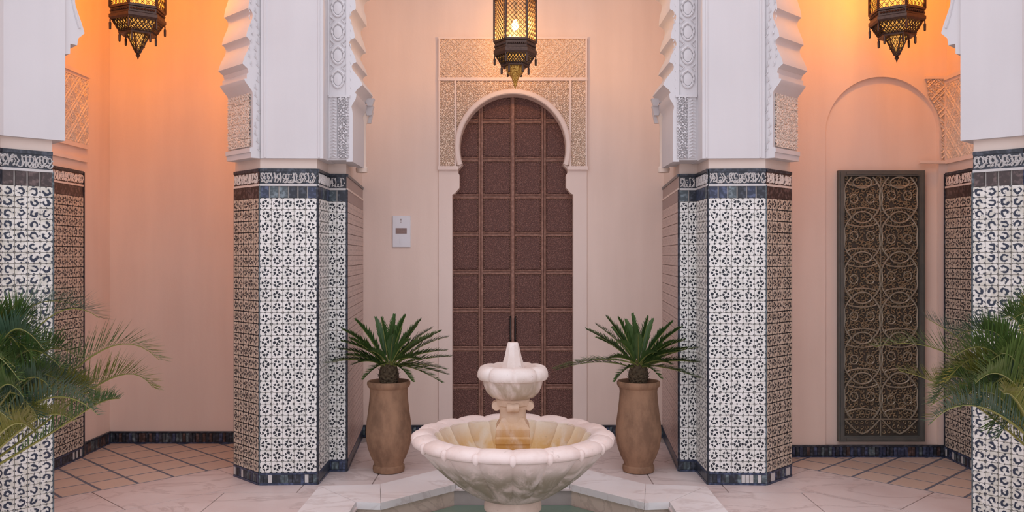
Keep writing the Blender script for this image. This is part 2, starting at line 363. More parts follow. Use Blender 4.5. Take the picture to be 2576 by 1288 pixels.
ZT, ZF, ZB, Z0 = 2.08, 1.975, 1.892, .082          # top of tiling, frieze foot, band foot, field foot
def dado(M, ln, parent, cols, mat, rows=24, ztop=ZT, seed=1, stuff=False, plain=False, dark=('tile_ink','tile_navy','tile_slate')):
    d = ztop-ZT; zf, zb = ZF+d, ZB+d
    MB().box(0, ln, -.003, .02, 0, ztop, M).build('tile_bed', {'tile_white':'pale_grout','tile_leopard':'pale_grout','tile_rose':'band_plaster'}.get(mat,'dark_grout'), parent)
    tile_grid(M, ln, Z0, zb, cols, rows, mat, parent, stuff)
    MB().box(0, ln, -.014, .0, ztop-.014, ztop+.006, M).build('top_trim', 'tile_ink', parent)
    pale = {'tile_white':'pale_glaze','tile_leopard':'pale_glaze'}.get(mat, mat if mat == 'tile_rose' else 'band_plaster')
    MB().box(0, ln, -.014, .0, zf-.004, zf+.010, M).build('frieze_trim', pale if pale != 'tile_rose' else 'band_plaster', parent)
    MB().box(0, ln, -.008, .0, zf+.010, ztop-.014, M).build('frieze_ground', ('tile_ink' if not plain else 'tile_umber') if mat != 'tile_rose' else 'tile_rose', parent)
    sp_ = script_strokes(ln, ztop-.014-zf-.010, seed, .0040)
    s2_ = script_strokes(ln, ztop-.014-zf-.010, seed+500, .0034); sp_.add(s2_.v, s2_.f, T(0,.001,0))
    if mat != 'tile_rose': sp_.build('frieze_script', pale if pale != 'tile_rose' else 'band_plaster', parent, M @ T(0, -.010, zf+.010))
    if plain: MB().box(0, ln, -.011, 0, zb, zf-.004, M).build('dark_band', 'tile_umber' if mat != 'tile_rose' else 'rose_band', parent)
    else: strip_tiles(M, ln, zb, zf-.004, .058, dark, parent, 'band_tile', seed=seed, gap=.007)
    MB().box(0, ln, -.015, 0, .0, .014, M).build('foot_trim', 'tile_navy', parent)
    MB().box(0, ln, -.015, 0, Z0-.012, Z0, M).build('foot_trim', 'tile_navy', parent)
    if stuff: MB().box(0, ln, -.012, 0, .014, Z0-.012, M).build('foot_band', 'tile_ink', parent)
    else: strip_tiles(M, ln, .014, Z0-.012, .026, ('tile_ink','tile_navy','tile_ink','pale_glaze','tile_slate'), parent, 'foot_tile', seed=seed+9)

# ================================================================== THE SETTING
# ---- floor: bed, marble slabs in the court, clay squares set cornerwise in the two alcoves, hole for the pool
floor = MB()
for (x0, x1, y0, y1) in ((-9,-.95,-6,7.6),(.95,9,-6,7.6),(-.95,.95,5.68,7.6),(-.95,.95,-6,3.84)): floor.box(x0, x1, y0, y1, -.2, -.010)
floor = floor.build('floor', 'slab_joint'); tag(floor, 'pale pink marble courtyard floor around the sunken pool', 'floor', kind='structure')
DW = 7.41           # diagonal walls: y = DW - |x|... (left: y = x + DW)
BL = 8.29           # border between marble and clay squares
JG = .004
def slab_piece(poly, mat, name, z=0.0, gap=JG, base=-.012):
    p = inset(poly, gap)
    if len(p) < 3 or area(p) < .002: return
    MB().prism(p, base, z).build(name, mat, floor)
rects = ((-9,-.93,-6,7.34),(.93,9,-6,7.34),(-.93,.93,5.66,7.34),(-.93,.93,-6,3.86))
gx, gy = .92, .62
for i in range(-4, 4):
    for j in range(2, 12):
        off = .46 if j % 2 else 0
        base = [(i*gx+off,j*gy),((i+1)*gx+off,j*gy),((i+1)*gx+off,(j+1)*gy),(i*gx+off,(j+1)*gy)]
        for (x0,x1,y0,y1) in rects:
            p = base
            for a,b,c in ((-1,0,-x0),(1,0,x1),(0,-1,-y0),(0,1,y1),(-1,1,DW+.1),(1,1,DW+.1)):
                p = clip(p, a, b, c)
                if len(p) < 3: break
            if len(p) >= 3: slab_piece(p, 'floor_marble', 'marble_slab')
for s in (-1, 1):                                  # threshold slabs under the diagonal arches
    q = 2**.5
    for i in range(-3, 6):
        u0, u1 = i*.85, (i+1)*.85
        def dg(u, v): x = (u-v)/q; y = (u+v)/q; return (x, y)
        # left: along (1,1), across (-1,1)
        p = [dg(u0+1.2, (DW+.1)/q), dg(u1+1.2, (DW+.1)/q), dg(u1+1.2, BL/q), dg(u0+1.2, BL/q)]
        p = clip(clip(clip(p, 0, 1, 7.34), -1, 0, 3.26), 1, 0, 0)
        if len(p) < 3: continue
        if s > 0: p = [(-x, y) for x, y in p][::-1]
        slab_piece(p, 'floor_marble', 'marble_slab')
    ts = .24; nm = 0
    for i in range(-8, 14):
        for j in range(0, 14):
            p = [dg(4.0/q+i*ts+a, BL/q+j*ts+b) for a, b in ((0,0),(ts,0),(ts,ts),(0,ts))]
            ymax = 7.05 if s < 0 else 6.57
            p = clip(clip(clip(p, 0, 1, ymax), -1, 0, 3.26), 1, 0, -1.5)
            if len(p) < 3: continue
            if s > 0: p = [(-x, y) for x, y in p][::-1]
            slab_piece(p, 'floor_clay_'+random.choice('abc'), 'clay_tile', .001, .0105, -.009)
    b = [dg(-2, BL/q-.006), dg(9, BL/q-.006), dg(9, BL/q+.006), dg(-2, BL/q+.006)]
    # dark joint bed under the clay squares
    pb = clip(clip(clip([(-3.3,5),(-1.5,5),(-1.5,7.06),(-3.3,7.06)], 0, 1, 7.05 if s < 0 else 6.57), 1, -1, -BL), -1, 0, 3.26)
    if s > 0: pb = [(-x, y) for x, y in pb][::-1]
    MB().prism(pb, -.0095, -.001).build('tile_joint_bed', 'joint_grey', floor)

# ---- back wall with the horseshoe doorway
YB = 7.33; kb = F/YB
def zb(py): return HC-(py-CY)/kb
def opening(grow=0.0):
    half = [(152,1110),(152,490),(146,487),(141,481),(134,473),(134,440),(138,434),(137,427),(131,420)]
    p = [(a/kb+grow, zb(y)) for a, y in half]; p[0] = (p[0][0], -.0)
    r = .443+grow; zc = zb(372); a0 = math.asin((zb(414)-zc)/.443)
    p += [(r*math.cos(a0+(PI/2-a0)*i/22), zc+r*math.sin(a0+(PI/2-a0)*i/22)) for i in range(23)]
    return p
op = opening()
full = [(-x, z) for x, z in op] + [(x, z) for x, z in op[:-1]][::-1]        # left foot up, over, down right foot
WT = 5.8
wb = MB().slab([(-1.40,0)]+full+[(1.40,0),(1.40,WT),(-1.40,WT)], YB, YB+.22)
wb = tag(wb.build('wall_back', 'wall_plaster'), 'peach plaster wall behind the fountain around the arched doorway', 'wall', kind='structure')
for nm, x, s_, y1 in (('wall_left', -3.25, -1, 7.27), ('wall_right', 3.26, 1, 6.8)):
    lab = 'peach plaster side wall of the %s alcove' % ('left' if s_ < 0 else 'right')
    o = MB().box(min(x,x+.2*s_), max(x,x+.2*s_), 4.2, y1, -.02, WT).build(nm, 'wall_plaster'); tag(o, lab, 'wall', kind='structure')
    if s_ < 0: wl = o
    else: wr = o
wbl = MB().box(-3.25, -1.9, 7.05, 7.27, -.02, WT).build('wall_back_left', 'wall_plaster'); tag(wbl, 'plain plaster wall glowing orange behind the left lantern', 'wall', kind='structure')
YR = 6.57; kr = F/YR
def zr(py): return HC-(py-CY)/kr
def xr(px): return (px-CX)/kr
ac, ar, asp = xr(2219), 143/kr, zr(336)
arch = [(xr(2076), 0), (xr(2076), asp)]+[(ac-ar*math.cos(PI*i/30), asp+ar*math.sin(PI*i/30)) for i in range(1, 30)]+[(ac+ar, asp), (ac+ar, 0)]
wbr = MB().slab([(1.9,0)]+arch+[(3.27,0),(3.27,WT),(1.9,WT)], YR, YR+.05).build('wall_back_right', 'wall_plaster')
tag(wbr, 'peach plaster wall with a shallow arched recess behind the metal grille', 'wall', kind='structure')
MB().box(1.9, 3.27, YR+.035, YR+.2, 0, WT).build('recess_panel', 'wall_plaster', wbr)
cl = MB().prism([(-3.45,4.3),(-2.9,4.5),(-1.665,5.74),(1.665,5.74),(2.9,4.5),(3.46,4.3),(3.46,7.55),(-3.45,7.55)], WT, WT+.15).build('ceiling', 'wall_plaster')
tag(cl, 'flat gallery ceiling above the lanterns', 'ceiling', kind='structure')

# ---- tiled baseboards
def baseboard(name, label, segs, h=.094):
    root = thing(name, label, 'baseboard', (segs[0][0][0], segs[0][0][1], 0), kind='structure')
    for i, (a, b) in enumerate(segs):
        M, ln = frame(a, b)
        MB().box(0, ln, -.010, .004, -.002, h, M).build('tile_bed', 'dark_grout', root)
        MB().box(0, ln, -.018, -.010, h-.012, h, M).build('top_trim', 'tile_ink', root)
        MB().box(0, ln, -.018, -.010, 0, .012, M).build('foot_trim', 'tile_navy', root)
        strip_tiles(M @ T(0,-.010,0), ln, .013, h-.013, .027, ('tile_ink','tile_navy','tile_umber','tile_ink','tile_slate'), root, 'base_tile', .009, 5+i, .002)
baseboard('baseboard_left', 'dark tiled skirting along the left alcove walls', [((-3.25,5.2),(-3.25,7.05)), ((-3.25,7.05),(-1.93,7.05))], .098)
baseboard('baseboard_back', 'dark tiled skirting on the wall beside the arched doorway', [((-1.26,YB),(-.62,YB)), ((.62,YB),(1.26,YB))])
baseboard('baseboard_right', 'dark tiled skirting below the metal grille in the right alcove', [((1.93,YR),(3.26,YR)), ((3.26,YR),(3.26,5.2))], .092)

# ---- tiled dado and carved panels on the alcove side walls
def side_pilaster(s, wall, x, y0, y1, ztop, zc0, zc1, yc1, cm):
    pL, pR = ((x, y0), (x, y1)) if s < 0 else ((x, y1), (x, y0))
    M, ln = frame(pL, pR)
    MB().box(0, ln, -.012, 0, 0, ztop, M).build('pilaster_core', 'wall_plaster', wall)
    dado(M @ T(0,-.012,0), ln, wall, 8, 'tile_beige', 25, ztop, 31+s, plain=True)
    e = ln if s < 0 else -.012
    MB().box(e, e+.012, -.03, 0, 0, ztop, M).build('edge_trim', 'tile_ink', wall)
    # plaster between tiling and carved panel
    pL, pR = ((x, y0), (x, yc1)) if s < 0 else ((x, yc1), (x, y0))
    M, ln = frame(pL, pR)
    MB().box(0, ln, -.02, 0, ztop+.08, ztop+.105, M).build('ledge', 'wall_plaster', wall)
    MB().box(0, ln, -.022, 0, zc0-.03, zc0, M).build('panel_moulding', 'wall_plaster', wall)
    MB().box(0, ln, -.022, 0, zc1, zc1+.022, M).build('panel_moulding', 'wall_plaster', wall)
    MB().box(-.0 if s > 0 else 0, ln, -.035, 0, zc1+.022, zc1+.05, M).build('panel_cornice', 'wall_plaster', wall)
    o = relief(ln, zc1-zc0, .0034, strapwork(.15, 170, .05), .016).build('carved_panel', cm, wall, M @ T(0,-.006,zc0), True, False)
    o['label'] = 'carved stucco panel with fine arabesques'
side_pilaster(-1, wl, -3.25, 5.95, 6.57, 2.14, 2.35, 2.84, 6.66, 'sand_stucco')
side_pilaster(1, wr, 3.26, 5.95, 6.545, 2.125, 2.23, 2.80, 6.55, 'sand_stucco')
# spandrel of carved stucco between recess and corner
x0s, z0s = xr(2328), zr(405); ws, hs = 3.255-x0s, zr(200)-zr(405)
o = relief(ws, hs, .0034, strapwork(.16, 165, .05), .017, lambda x, z: math.hypot(x+x0s-ac, max(0, z+z0s-asp)) > ar+.012 and x > .09*max(0,(1-z/hs))**1).build('carved_spandrel', 'sand_stucco', wbr, T(x0s, YR-.004, z0s), True, False)
MB().box(3.255-.21, 3.255, YR-.03, YR, z0s-.022, z0s).build('spandrel_ledge', 'wall_plaster', wbr)
MB().box(x0s-.01, 3.255, YR-.026, YR, z0s+hs, z0s+hs+.02).build('spandrel_cornice', 'wall_plaster', wbr)
MB().box(3.235, 3.26, YR-.024, YR, z0s, z0s+hs).build('spandrel_rib', 'wall_plaster', wbr)

# ---- carved surround of the doorway
sr = thing('trim_1', 'carved sandy stucco surround framing the horseshoe doorway', 'door surround', (0,YB,0), kind='structure')
hw, zt = 186/kb, zb(96)
big = opening(.0)
MB().slab([(-hw,0)]+full+[(hw,0),(hw,zt),(-hw,zt)], YB-.014, YB).build('plain_jamb', 'surround_plaster', sr)
def bar(x0, x1, z0, z1, d, nm='moulding'): MB().box(x0, x1, YB-.014-d, YB-.010, z0, z1).build(nm, 'surround_plaster', sr)
for z0_, z1_ in ((zt-.013, zt), (zb(205), zb(197))): bar(-hw-.002, hw+.002, z0_, z1_, .025)
for s in (-1, 1):
    a, b = sorted((s*hw, s*(hw-.013))); bar(a, b, zb(426), zt-.003, .021)
    a, b = sorted((s*.472, s*.487)); bar(a, b, zb(420), zb(205), .020)
    a, b = sorted((s*(.455), s*(hw+.006))); bar(a, b, zb(428), zb(419), .028, 'ledge')
zc = zb(372)
relief(2*(hw-.013), zb(100)-zb(197), .0031, strapwork(.17, 170, .045), .017).build('carved_panel', 'sand_stucco', sr, T(-hw+.013, YB-.012, zb(197)), True, False)['label'] = 'carved lattice frieze panel'
relief(.936, zb(205)-zb(420), .0031, arabesque(165, .4), .016, lambda x, z: math.hypot(x-.468, z+zb(420)-zc) > .462 and (z+zb(420) > zc-.0 or abs(x-.468) > .466)).build('carved_spandrel', 'sand_stucco', sr, T(-.468, YB-.012, zb(420)), True, False)
for s in (-1, 1):
    relief(hw-.013-.487, zb(205)-zb(420), .0031, arabesque(160, 1.1), .016).build('carved_strip', 'sand_stucco', sr, T(-hw+.013 if s < 0 else .487, YB-.012, zb(420)), True, False)
ring = []
a0 = -.32
n = 56; rr = MB(); vs = []; fs = []
for i in range(n+1):
    a = a0+(PI-2*a0)*i/n
    for r, y in ((.443,0),(.443,-.040),(.450,-.048),(.476,-.048),(.486,-.038),(.486,0)): vs.append((r*math.cos(a), YB-.010+y, zc+r*math.sin(a)))
for i in range(n):
    for k_ in range(6): fs.append((i*6+k_, i*6+(k_+1)%6, (i+1)*6+(k_+1)%6, (i+1)*6+k_))
fs += [tuple(range(6)), tuple(range(n*6, n*6+6))[::-1]]
rr.add(vs, fs).build('archivolt', 'surround_plaster', sr)

# ---- the wooden door
dr = thing('door_1', 'tall brown studded wooden door under the horseshoe arch', 'door', (0,YB+.1,0), kind='structure')
YD = YB+.115
MB().box(-.54, .54, YD, YD+.06, 0, 2.9).build('door_board', 'door_rail_wood', dr)
vx = [-.535, -.272, 0, .262, .535]; vz = [.01]+[zb(y) for y in (977,880,782,685,588,492,397,300)]+[2.88]
pm = {}
for i in range(4):
    for j in range(9):
        x0, x1, z0_, z1_ = vx[i]+.022, vx[i+1]-.022, vz[j]+.018, vz[j+1]-.018
        m = MB(); b = .012
        m.add([(x0,YD,z0_),(x1,YD,z0_),(x1,YD,z1_),(x0,YD,z1_),(x0+b,YD-.010,z0_+b),(x1-b,YD-.010,z0_+b),(x1-b,YD-.010,z1_-b),(x0+b,YD-.010,z1_-b)], [(4,5,6,7),(0,1,5,4),(1,2,6,5),(2,3,7,6),(3,0,4,7)])
        m.build('panel', 'door_panel_wood', dr, fix=False)
for x in vx[1:4]:
    for q in ((-.011, .011) if x != 0 else (0,)):
        wd = .0065 if x != 0 else .013
        MB().tube([(x+q, YD-.006, 0), (x+q, YD-.006, 2.88)], wd*1.5, 6).build('stile', 'door_rail_wood', dr)
st = MB()
def stud(x, z, r=.0062):
    st.add([(x-r,YD-.006,z),(x,YD-.006,z-r),(x+r,YD-.006,z),(x,YD-.006,z+r),(x,YD-.020,z)], [(0,1,4),(1,2,4),(2,3,4),(3,0,4)])
for z in vz[1:-1]:
    for i in range(4):
        for q in (-.014, .013):
            MB().tube([(vx[i]+.02, YD-.007, z+q), (vx[i+1]-.02, YD-.007, z+q)], .0068, 5).build('rail', 'door_rail_wood', dr)
        x = vx[i]+.03
        while x < vx[i+1]-.02: stud(x, z-.026, .005); x += .0165
for x in vx[1:4]:
    for q in (-.028, .028):
        z = .02
        while z < 2.86: stud(x+q, z, .0055); z += .02
o = st.build('studs', 'stud_brass', dr, fix=False); o['kind'] = 'stuff'
for s in (-1, 1):
    MB().tube([(s*.02,YD-.01,.79),(s*.02,YD-.035,.80),(s*.021,YD-.035,.985),(s*.02,YD-.01,.995)], .007, 6).build('pull_handle', 'iron', dr)

# ---- metal grille in the right alcove
YG = YR+.032; kg = F/YG
gx0, gx1, gz0, gz1 = (2105-CX)/kg, (2320-CX)/kg, HC-(1108-CY)/kg, HC-(430-CY)/kg
gr = thing('door_2', 'tall dark metal grille of looping tracery set in the arched recess', 'grille', ((gx0+gx1)/2, YG, gz0), kind='structure')
MB().box(gx0, gx1, YG-.012, YG, gz0, gz1).build('backing', 'grille_backing', gr)
fw = .042
for a in ((gx0,gx0+fw,gz0,gz1),(gx1-fw,gx1,gz0,gz1),(gx0+fw,gx1-fw,gz1-fw,gz1),(gx0+fw,gx1-fw,gz0,gz0+fw)):
    m = MB().box(a[0], a[1], YG-.045, YG-.012, a[2], a[3]).box(a[0]+.012, a[1]-.012, YG-.052, YG-.045, a[2]+.012, a[3]-.012).build('frame_bar', 'grille_frame_metal', gr)
yg = YG-.026; ix0, ix1, iz0, iz1 = gx0+fw, gx1-fw, gz0+fw, gz1-fw; cw = (ix1-ix0)/2; zfoot = HC-(1053-CY)/kg; ph = (iz1-zfoot-.012)/6; hh = cw/2-.007
MB().tube([((ix0+ix1)/2, yg+.006, iz0), ((ix0+ix1)/2, yg+.006, iz1)], .0045, 5).build('centre_bar', 'tracery_metal', gr)
MB().tube([(ix0, yg, zfoot), (ix1, yg, zfoot)], .006, 5).build('foot_bar', 'tracery_metal', gr)
def ell(rx, rz, n=20, pw=1.0): return [(rx*math.copysign(abs(math.cos(2*PI*i/n))**pw, math.cos(2*PI*i/n)), 0, rz*math.copysign(abs(math.sin(2*PI*i/n))**pw, math.sin(2*PI*i/n))) for i in range(n)]
def smooth(pts, n=6):
    out = []; P = [Vector(p) for p in pts]
    for i in range(len(P)-1):
        a, b, c, d = P[max(0,i-1)], P[i], P[i+1], P[min(len(P)-1,i+2)]
        for k_ in range(n): t = k_/n; out.append(.5*((2*b)+(c-a)*t+(2*a-5*b+4*c-d)*t*t+(3*b-a-3*c+d)*t**3))
    return out+[P[-1]]
eye = MB().tube(ell(.072, .043, 20, 1.12), .0062, 5, True).mesh('eye_ring', 'tracery_metal', True)
side = {q: MB().tube(smooth([(q*.080,0,ph*.5),(q*hh*.84,0,ph*.37),(q*hh,0,ph*.20),(q*hh*.97,0,0),(q*hh,0,-ph*.20),(q*hh*.84,0,-ph*.37),(q*.080,0,-ph*.5)]), .0062, 5).mesh('ogee_side', 'tracery_metal', True) for q in (-1, 1)}
cap = {q: MB().tube(smooth([(-hh*.86,.002,q*ph*.36),(-.085,.002,q*ph*.30),(0,.002,q*ph*.265),(.085,.002,q*ph*.30),(hh*.86,.002,q*ph*.36)]), .0055, 5).mesh('ogee_cap', 'tracery_metal', True) for q in (-1, 1)}
spr = MB().tube(ell(.030, .034, 14), .0048, 5, True).mesh('small_ring', 'tracery_metal', True)
def scrolls(seed):
    rd = random.Random(seed); m = MB()
    for k_ in range(70):
        cx, cz = ((k_ % 7)-3+rd.uniform(-.3,.3))*cw*.140, ((k_//7)-4.5+rd.uniform(-.3,.3))*ph*.098; r = rd.uniform(.017, .026); d = rd.choice((-1,1)); a = rd.uniform(0, 6.28)
        m.tube([(cx+r*(1-.085*i)*math.cos(a+d*i*.62), .004, cz+r*(1-.085*i)*math.sin(a+d*i*.62)) for i in range(11)], .0046, 4)
    return m.mesh('scrollwork', 'scroll_metal', True)
scm = [scrolls(i) for i in range(3)]
for c in range(2):
    cxg = ix0+cw*(c+.5)
    for r in range(6):
        czg = iz1-.006-ph*(r+.5); up = czg+ph*.5-(.042 if r == 0 else 0)
        link('eye_ring', eye, gr, T(cxg, yg-.003, up))
        for q in (-1, 1):
            link('ogee_side', side[q], gr, T(cxg, yg, czg)); link('ogee_cap', cap[q], gr, T(cxg, yg, czg))
            link('small_ring', spr, gr, T(cxg+q*.062, yg+.002, czg+(.012 if (r+c) % 2 else -.012)))
        o = link('scrollwork', scm[(c+r) % 3], gr, T(cxg, yg, czg)); o['kind'] = 'stuff'
    for q in (-1, 1):
        MB().tube(smooth([(cxg+q*hh,yg,zfoot),(cxg+q*.06,yg,zfoot-.075),(cxg,yg,iz0+.012)]), .0055, 5).build('foot_curve', 'tracery_metal', gr)
    m_ = MB()
    for k_ in range(20):
        rd = random.Random(k_+c*50); cx, cz = cxg+((k_ % 7)-3)*cw*.135, iz0+.028+(k_//7)*.036; a = rd.uniform(0,6.28)
        m_.tube([(cx+.016*(1-.085*i)*math.cos(a+i*.62), yg+.004, cz+.016*(1-.085*i)*math.sin(a+i*.62)) for i in range(10)], .0038, 4)
    o = m_.build('scrollwork', 'scroll_metal', gr); o['kind'] = 'stuff'

# ================================================================== PILLARS
U = Vector((-.7071, -.7071)); N_ = Vector((-.7071, .7071))       # left diagonal wall: along it to the near pillar; into the alcove
A = Vector((-1.665, 5.765))
def sc(tips, sag, n=18, up=1):
    out = []
    for i in range(len(tips)-1):
        (a0_, z0_), (a1_, z1_) = tips[i], tips[i+1]
        for k_ in range(n): t = k_/n; out.append((a0_+(a1_-a0_)*t-sag*math.sin(PI*t**2.4)**.7, z0_+(z1_-z0_)*t))
    return out+[tips[-1]]
def zc_(py, Y=5.68): return HC+(CY-py)*Y/F
def diag_profile():
    p = [(-.035,2.151),(.058,2.151),(.058,2.185),(.066,2.187),(.066,2.215),(.046,2.222),(.046,zc_(232))]
    p += [(.052,zc_(226)),(.085,zc_(212)),(.105,zc_(202)),(.105,zc_(199)),(.088,zc_(198)),(.088,zc_(186)),(.075,zc_(182)),(.082,zc_(172)),(.118,zc_(162))]
    return p+sc([(.118,zc_(162)),(.092,zc_(92)),(.076,zc_(19)),(.076,zc_(-58))], .034)[1:]+[(-.035,zc_(-58))]
def mid_pillar(s, label):
    mx = lambda p: (p[0]*-s, p[1])           # s=-1 is the left one as written
    def loc(p): return (p[0], p[1]) if s < 0 else (-p[0], p[1])
    root = thing('tiled_pillar', label, 'pillar', (*loc((-1.5,6.2)), 0), 'tiled pillars with scalloped plaster arches', )
    W1, W2, W3 = (-1.295, 5.785), (-1.295, 6.14), (-1.170, 6.14)
    J = (-1.265, YB); D = tuple(A+N_*.34)
    foot = [tuple(A), W1, W2, W3, J, (-1.93, YB), (D[0], YB), D]
    foot = [tuple(A), W1, W2, W3, J, (D[0], YB), D]
    P = [loc(p) for p in foot]
    MB().prism(P, 0, WT).build('core', 'band_plaster', root)
    sd = 40 if s < 0 else 60
    M, ln = sf(s, tuple(A), W1); dado(M, ln, root, 5, 'tile_white', 24, seed=sd)
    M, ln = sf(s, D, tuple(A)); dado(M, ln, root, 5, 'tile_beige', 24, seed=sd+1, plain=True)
    M, ln = sf(s, W2, W3); dado(M, ln, root, 2, 'tile_white', 24, seed=sd+2)
    M, ln = sf(s, W1, W2); dado(M, ln, root, 4, 'tile_white', 24, seed=sd+3, stuff=True)
    M, ln = sf(s, W3, J); dado(M, ln, root, 14, 'tile_rose', 24, seed=sd+4, stuff=True, plain=True)
    for p in (tuple(A), W1, D, W3):          # dark glazed edge strips
        x, y = loc(p); MB().tube([(x,y,0),(x,y,ZF)], .012, 6).build('edge_trim', 'tile_ink' if p != tuple(A) else 'tile_slate', root)
    # plaster shaft above, standing a little proud of the tiles
    f0 = A+Vector((0,-.03))+U*.058; f1 = (-1.245, 5.745)
    sh = [tuple(A+Vector((.014,-.035))), f1, (-1.245, 6.1), (-1.6, 6.1)]
    MB().prism([loc(p) for p in sh], 2.151, WT).build('plaster_shaft', 'white_plaster', root)
    M, ln = sf(s, tuple(A+Vector((.014,-.035))), f1)
    for x in (.028, ln-.028): MB().box(x-.006, x+.006, -.005, .01, 2.155, 3.4, M).build('shaft_fillet', 'white_plaster', root)
    # diagonal arch springing
    prof = diag_profile(); th = .335
    o2 = A+Vector((.0,-.025))
    if s < 0: Md = Matrix(((U.x, N_.x, 0, o2.x), (U.y, N_.y, 0, o2.y), (0,0,1,0), (0,0,0,1)))
    else: Md = Matrix(((-U.x, -N_.x, 0, -o2.x), (U.y, N_.y, 0, o2.y), (0,0,1,0), (0,0,0,1)))
    MB().slab(prof, 0, th, Md).build('scalloped_springer', 'white_plaster', root, None, True)
    h0, h1 = 2.226, zc_(232)
    if s < 0: Mf = Matrix(((-N_.x, -U.x, 0, 0), (-N_.y, -U.y, 0, 0), (0,0,1,0), (0,0,0,1))); st_ = o2+U*.046+N_*(th-.02)
    else: Mf = Matrix(((-N_.x, U.x, 0, 0), (N_.y, -U.y, 0, 0), (0,0,1,0), (0,0,0,1))); q_ = o2+U*.046+N_*.02; st_ = Vector((-q_.x, q_.y))
    Mf.translation = (st_.x, st_.y, h0)
    relief(th-.04, h1-h0, .0045, arabesque(150, .7), .016).build('carved_jamb_panel', 'pink_stucco', root, Mf, True, False)['label'] = 'pinkish carved stucco panel on the arch jamb'
    # carved leaf trail on the court face of the diagonal springer
    lt = MB(); rd = random.Random(5)
    zz = 2.2
    while zz < 3.25:
        a_ = .035+.012*math.sin(zz*25); lt.tube([(a_-.028,-.002,zz),(a_-.012,-.005,zz+.014),(a_-.016,-.002,zz+.036)], .0048, 4)
        if zz > 2.72: lt.tube([(a_+.022,-.002,zz),(a_+.030,-.005,zz+.012),(a_+.026,-.002,zz+.028)], .004, 4)
        zz += .05
    lt.build('carved_leaf_trail', 'white_plaster', root, Md)
    # central arch: strip panels then scalloped springer
    Y1 = 5.895
    MB().prism([loc(p) for p in ((-1.25,Y1),(-1.105,Y1),(-1.105,6.34),(-1.25,6.34))], 2.157, 3.35).build('arch_pier', 'white_plaster', root)
    def zq(py): return HC+(CY-py)*Y1/F
    pr = [(-1.12,2.145),(-1.078,2.145),(-1.078,zq(285)),(-1.086,zq(268)),(-1.072,zq(258)),(-1.058,zq(250)),(-1.052,zq(238)),(-1.062,zq(234)),(-1.05,zq(226)),(-1.012,zq(214))]
    t_ = sc([(1.012,zq(214)),(1.054,zq(157)),(1.064,zq(96)),(1.058,zq(24)),(1.03,zq(-48))], -.040)[1:]
    pr += [(-a_, z_) for a_, z_ in t_]+[(-1.12,zq(-48))]
    pp = [(x*(1 if s < 0 else -1), z) for x, z in pr]
    MB().slab(pp, Y1-.008, 6.33).build('scalloped_springer', 'white_plaster', root, None, True)
    # small hanging wedges under the springer
    for k_, (xx, yy, zz0, zz1) in enumerate(((-1.03,6.30,zq(240),zq(222)),(-1.045,6.36,zq(262),zq(238)),(-1.06,6.42,zq(280),zq(250)))):
        x_, y_ = loc((xx, yy)); m = MB(); w_ = .034
        m.add([(x_-w_,y_-.03,zz1),(x_+w_,y_-.03,zz1),(x_+w_,y_+.03,zz1),(x_-w_,y_+.03,zz1),(x_-w_*.5,y_,zz0),(x_+w_*.5,y_,zz0),(x_+w_*.5,y_+.03,zz0),(x_-w_*.5,y_+.03,zz0)], [(0,1,5,4),(1,2,6,5),(2,3,7,6),(3,0,4,7),(0,1,2,3),(4,5,6,7)])
        m.build('hanging_wedge', 'white_plaster', root)
    x_, y_ = loc((-1.105, 6.40))
    MB().lathe([(.04,2.12),(.045,2.15),(.032,2.17),(.032,2.46),(.045,2.50),(.06,2.56)], 14, T(x_, y_, 0)).build('colonette', 'pink_stucco', root, None, True)
    # strips on the pier: beaded script strip and lattice strip below, pointed medallions above
    M, ln = sf(s, (-1.25, Y1), (-1.08, Y1)); xa, xb = (0.022, .062) if s < 0 else (ln-.062, ln-.022)
    MB().box(xa-.012, xb+.004, -.008, 0, zq(398), zq(238), M).build('strip_ground', 'white_plaster', root)
    bd = MB(); zz = zq(396)
    while zz < zq(246): bd.tube([(xa,-.008,zz),((xa+xb)/2,-.014,zz+.012),(xb,-.008,zz+.002)], .0055, 4); zz += .021
    bd.build('beaded_strip', 'white_plaster', root, M)
    xa2, xb2 = (.075, .145) if s < 0 else (ln-.145, ln-.075)
    relief(xb2-xa2, zq(246)-zq(398), .004, arabesque(165, .2), .016).build('carved_strip', 'white_plaster', root, M @ T(xa2, -.003, zq(398)), True, False)
    MB().box(min(xa,xa2)-.01, max(xb,xb2)+.01, -.018, 0, zq(246), zq(240), M).build('strip_moulding', 'white_plaster', root)
    xm = .072 if s < 0 else ln-.072
    med = MB().tube([(.040*math.sin(2*PI*i/18)*(1-.15*math.cos(2*PI*i/18)), 0, .056*-math.cos(2*PI*i/18)+.006*(1 if i == 9 else 0)) for i in range(18)], .0085, 6, True).mesh('medallion', 'white_plaster', True)
    dsc = MB().lathe([(.033,0),(.03,.006),(.012,.010),(.001,.010)], 16, Matrix.Rotation(PI/2, 4, 'X') @ Matrix.Diagonal((.95,1.35,1,1))).mesh('medallion_boss', 'white_plaster', True)
    xarm = MB()
    for q in (-1, 1): xarm.tube([(q*.05,0,-.022),(q*.026,-.004,0),(q*.05,0,.022)], .006, 4)
    xarm = xarm.mesh('leaf_spur', 'white_plaster')
    for py in (200, 140, 81, 21, -39):
        m_ = link('medallion', med, root, M @ T(xm, -.006, zq(py))); link('medallion_boss', dsc, m_, M @ T(xm, -.001, zq(py)))
        link('leaf_spur', xarm, root, M @ T(xm, -.005, zq(py-30)))
    for x in ((xm-.062), (xm+.060)): MB().box(x-.004, x+.004, -.009, 0, zq(240), 3.35, M).build('strip_fillet', 'white_plaster', root)
    tr = MB(); zz = zq(228)
    xe = ln-.012 if s < 0 else .012
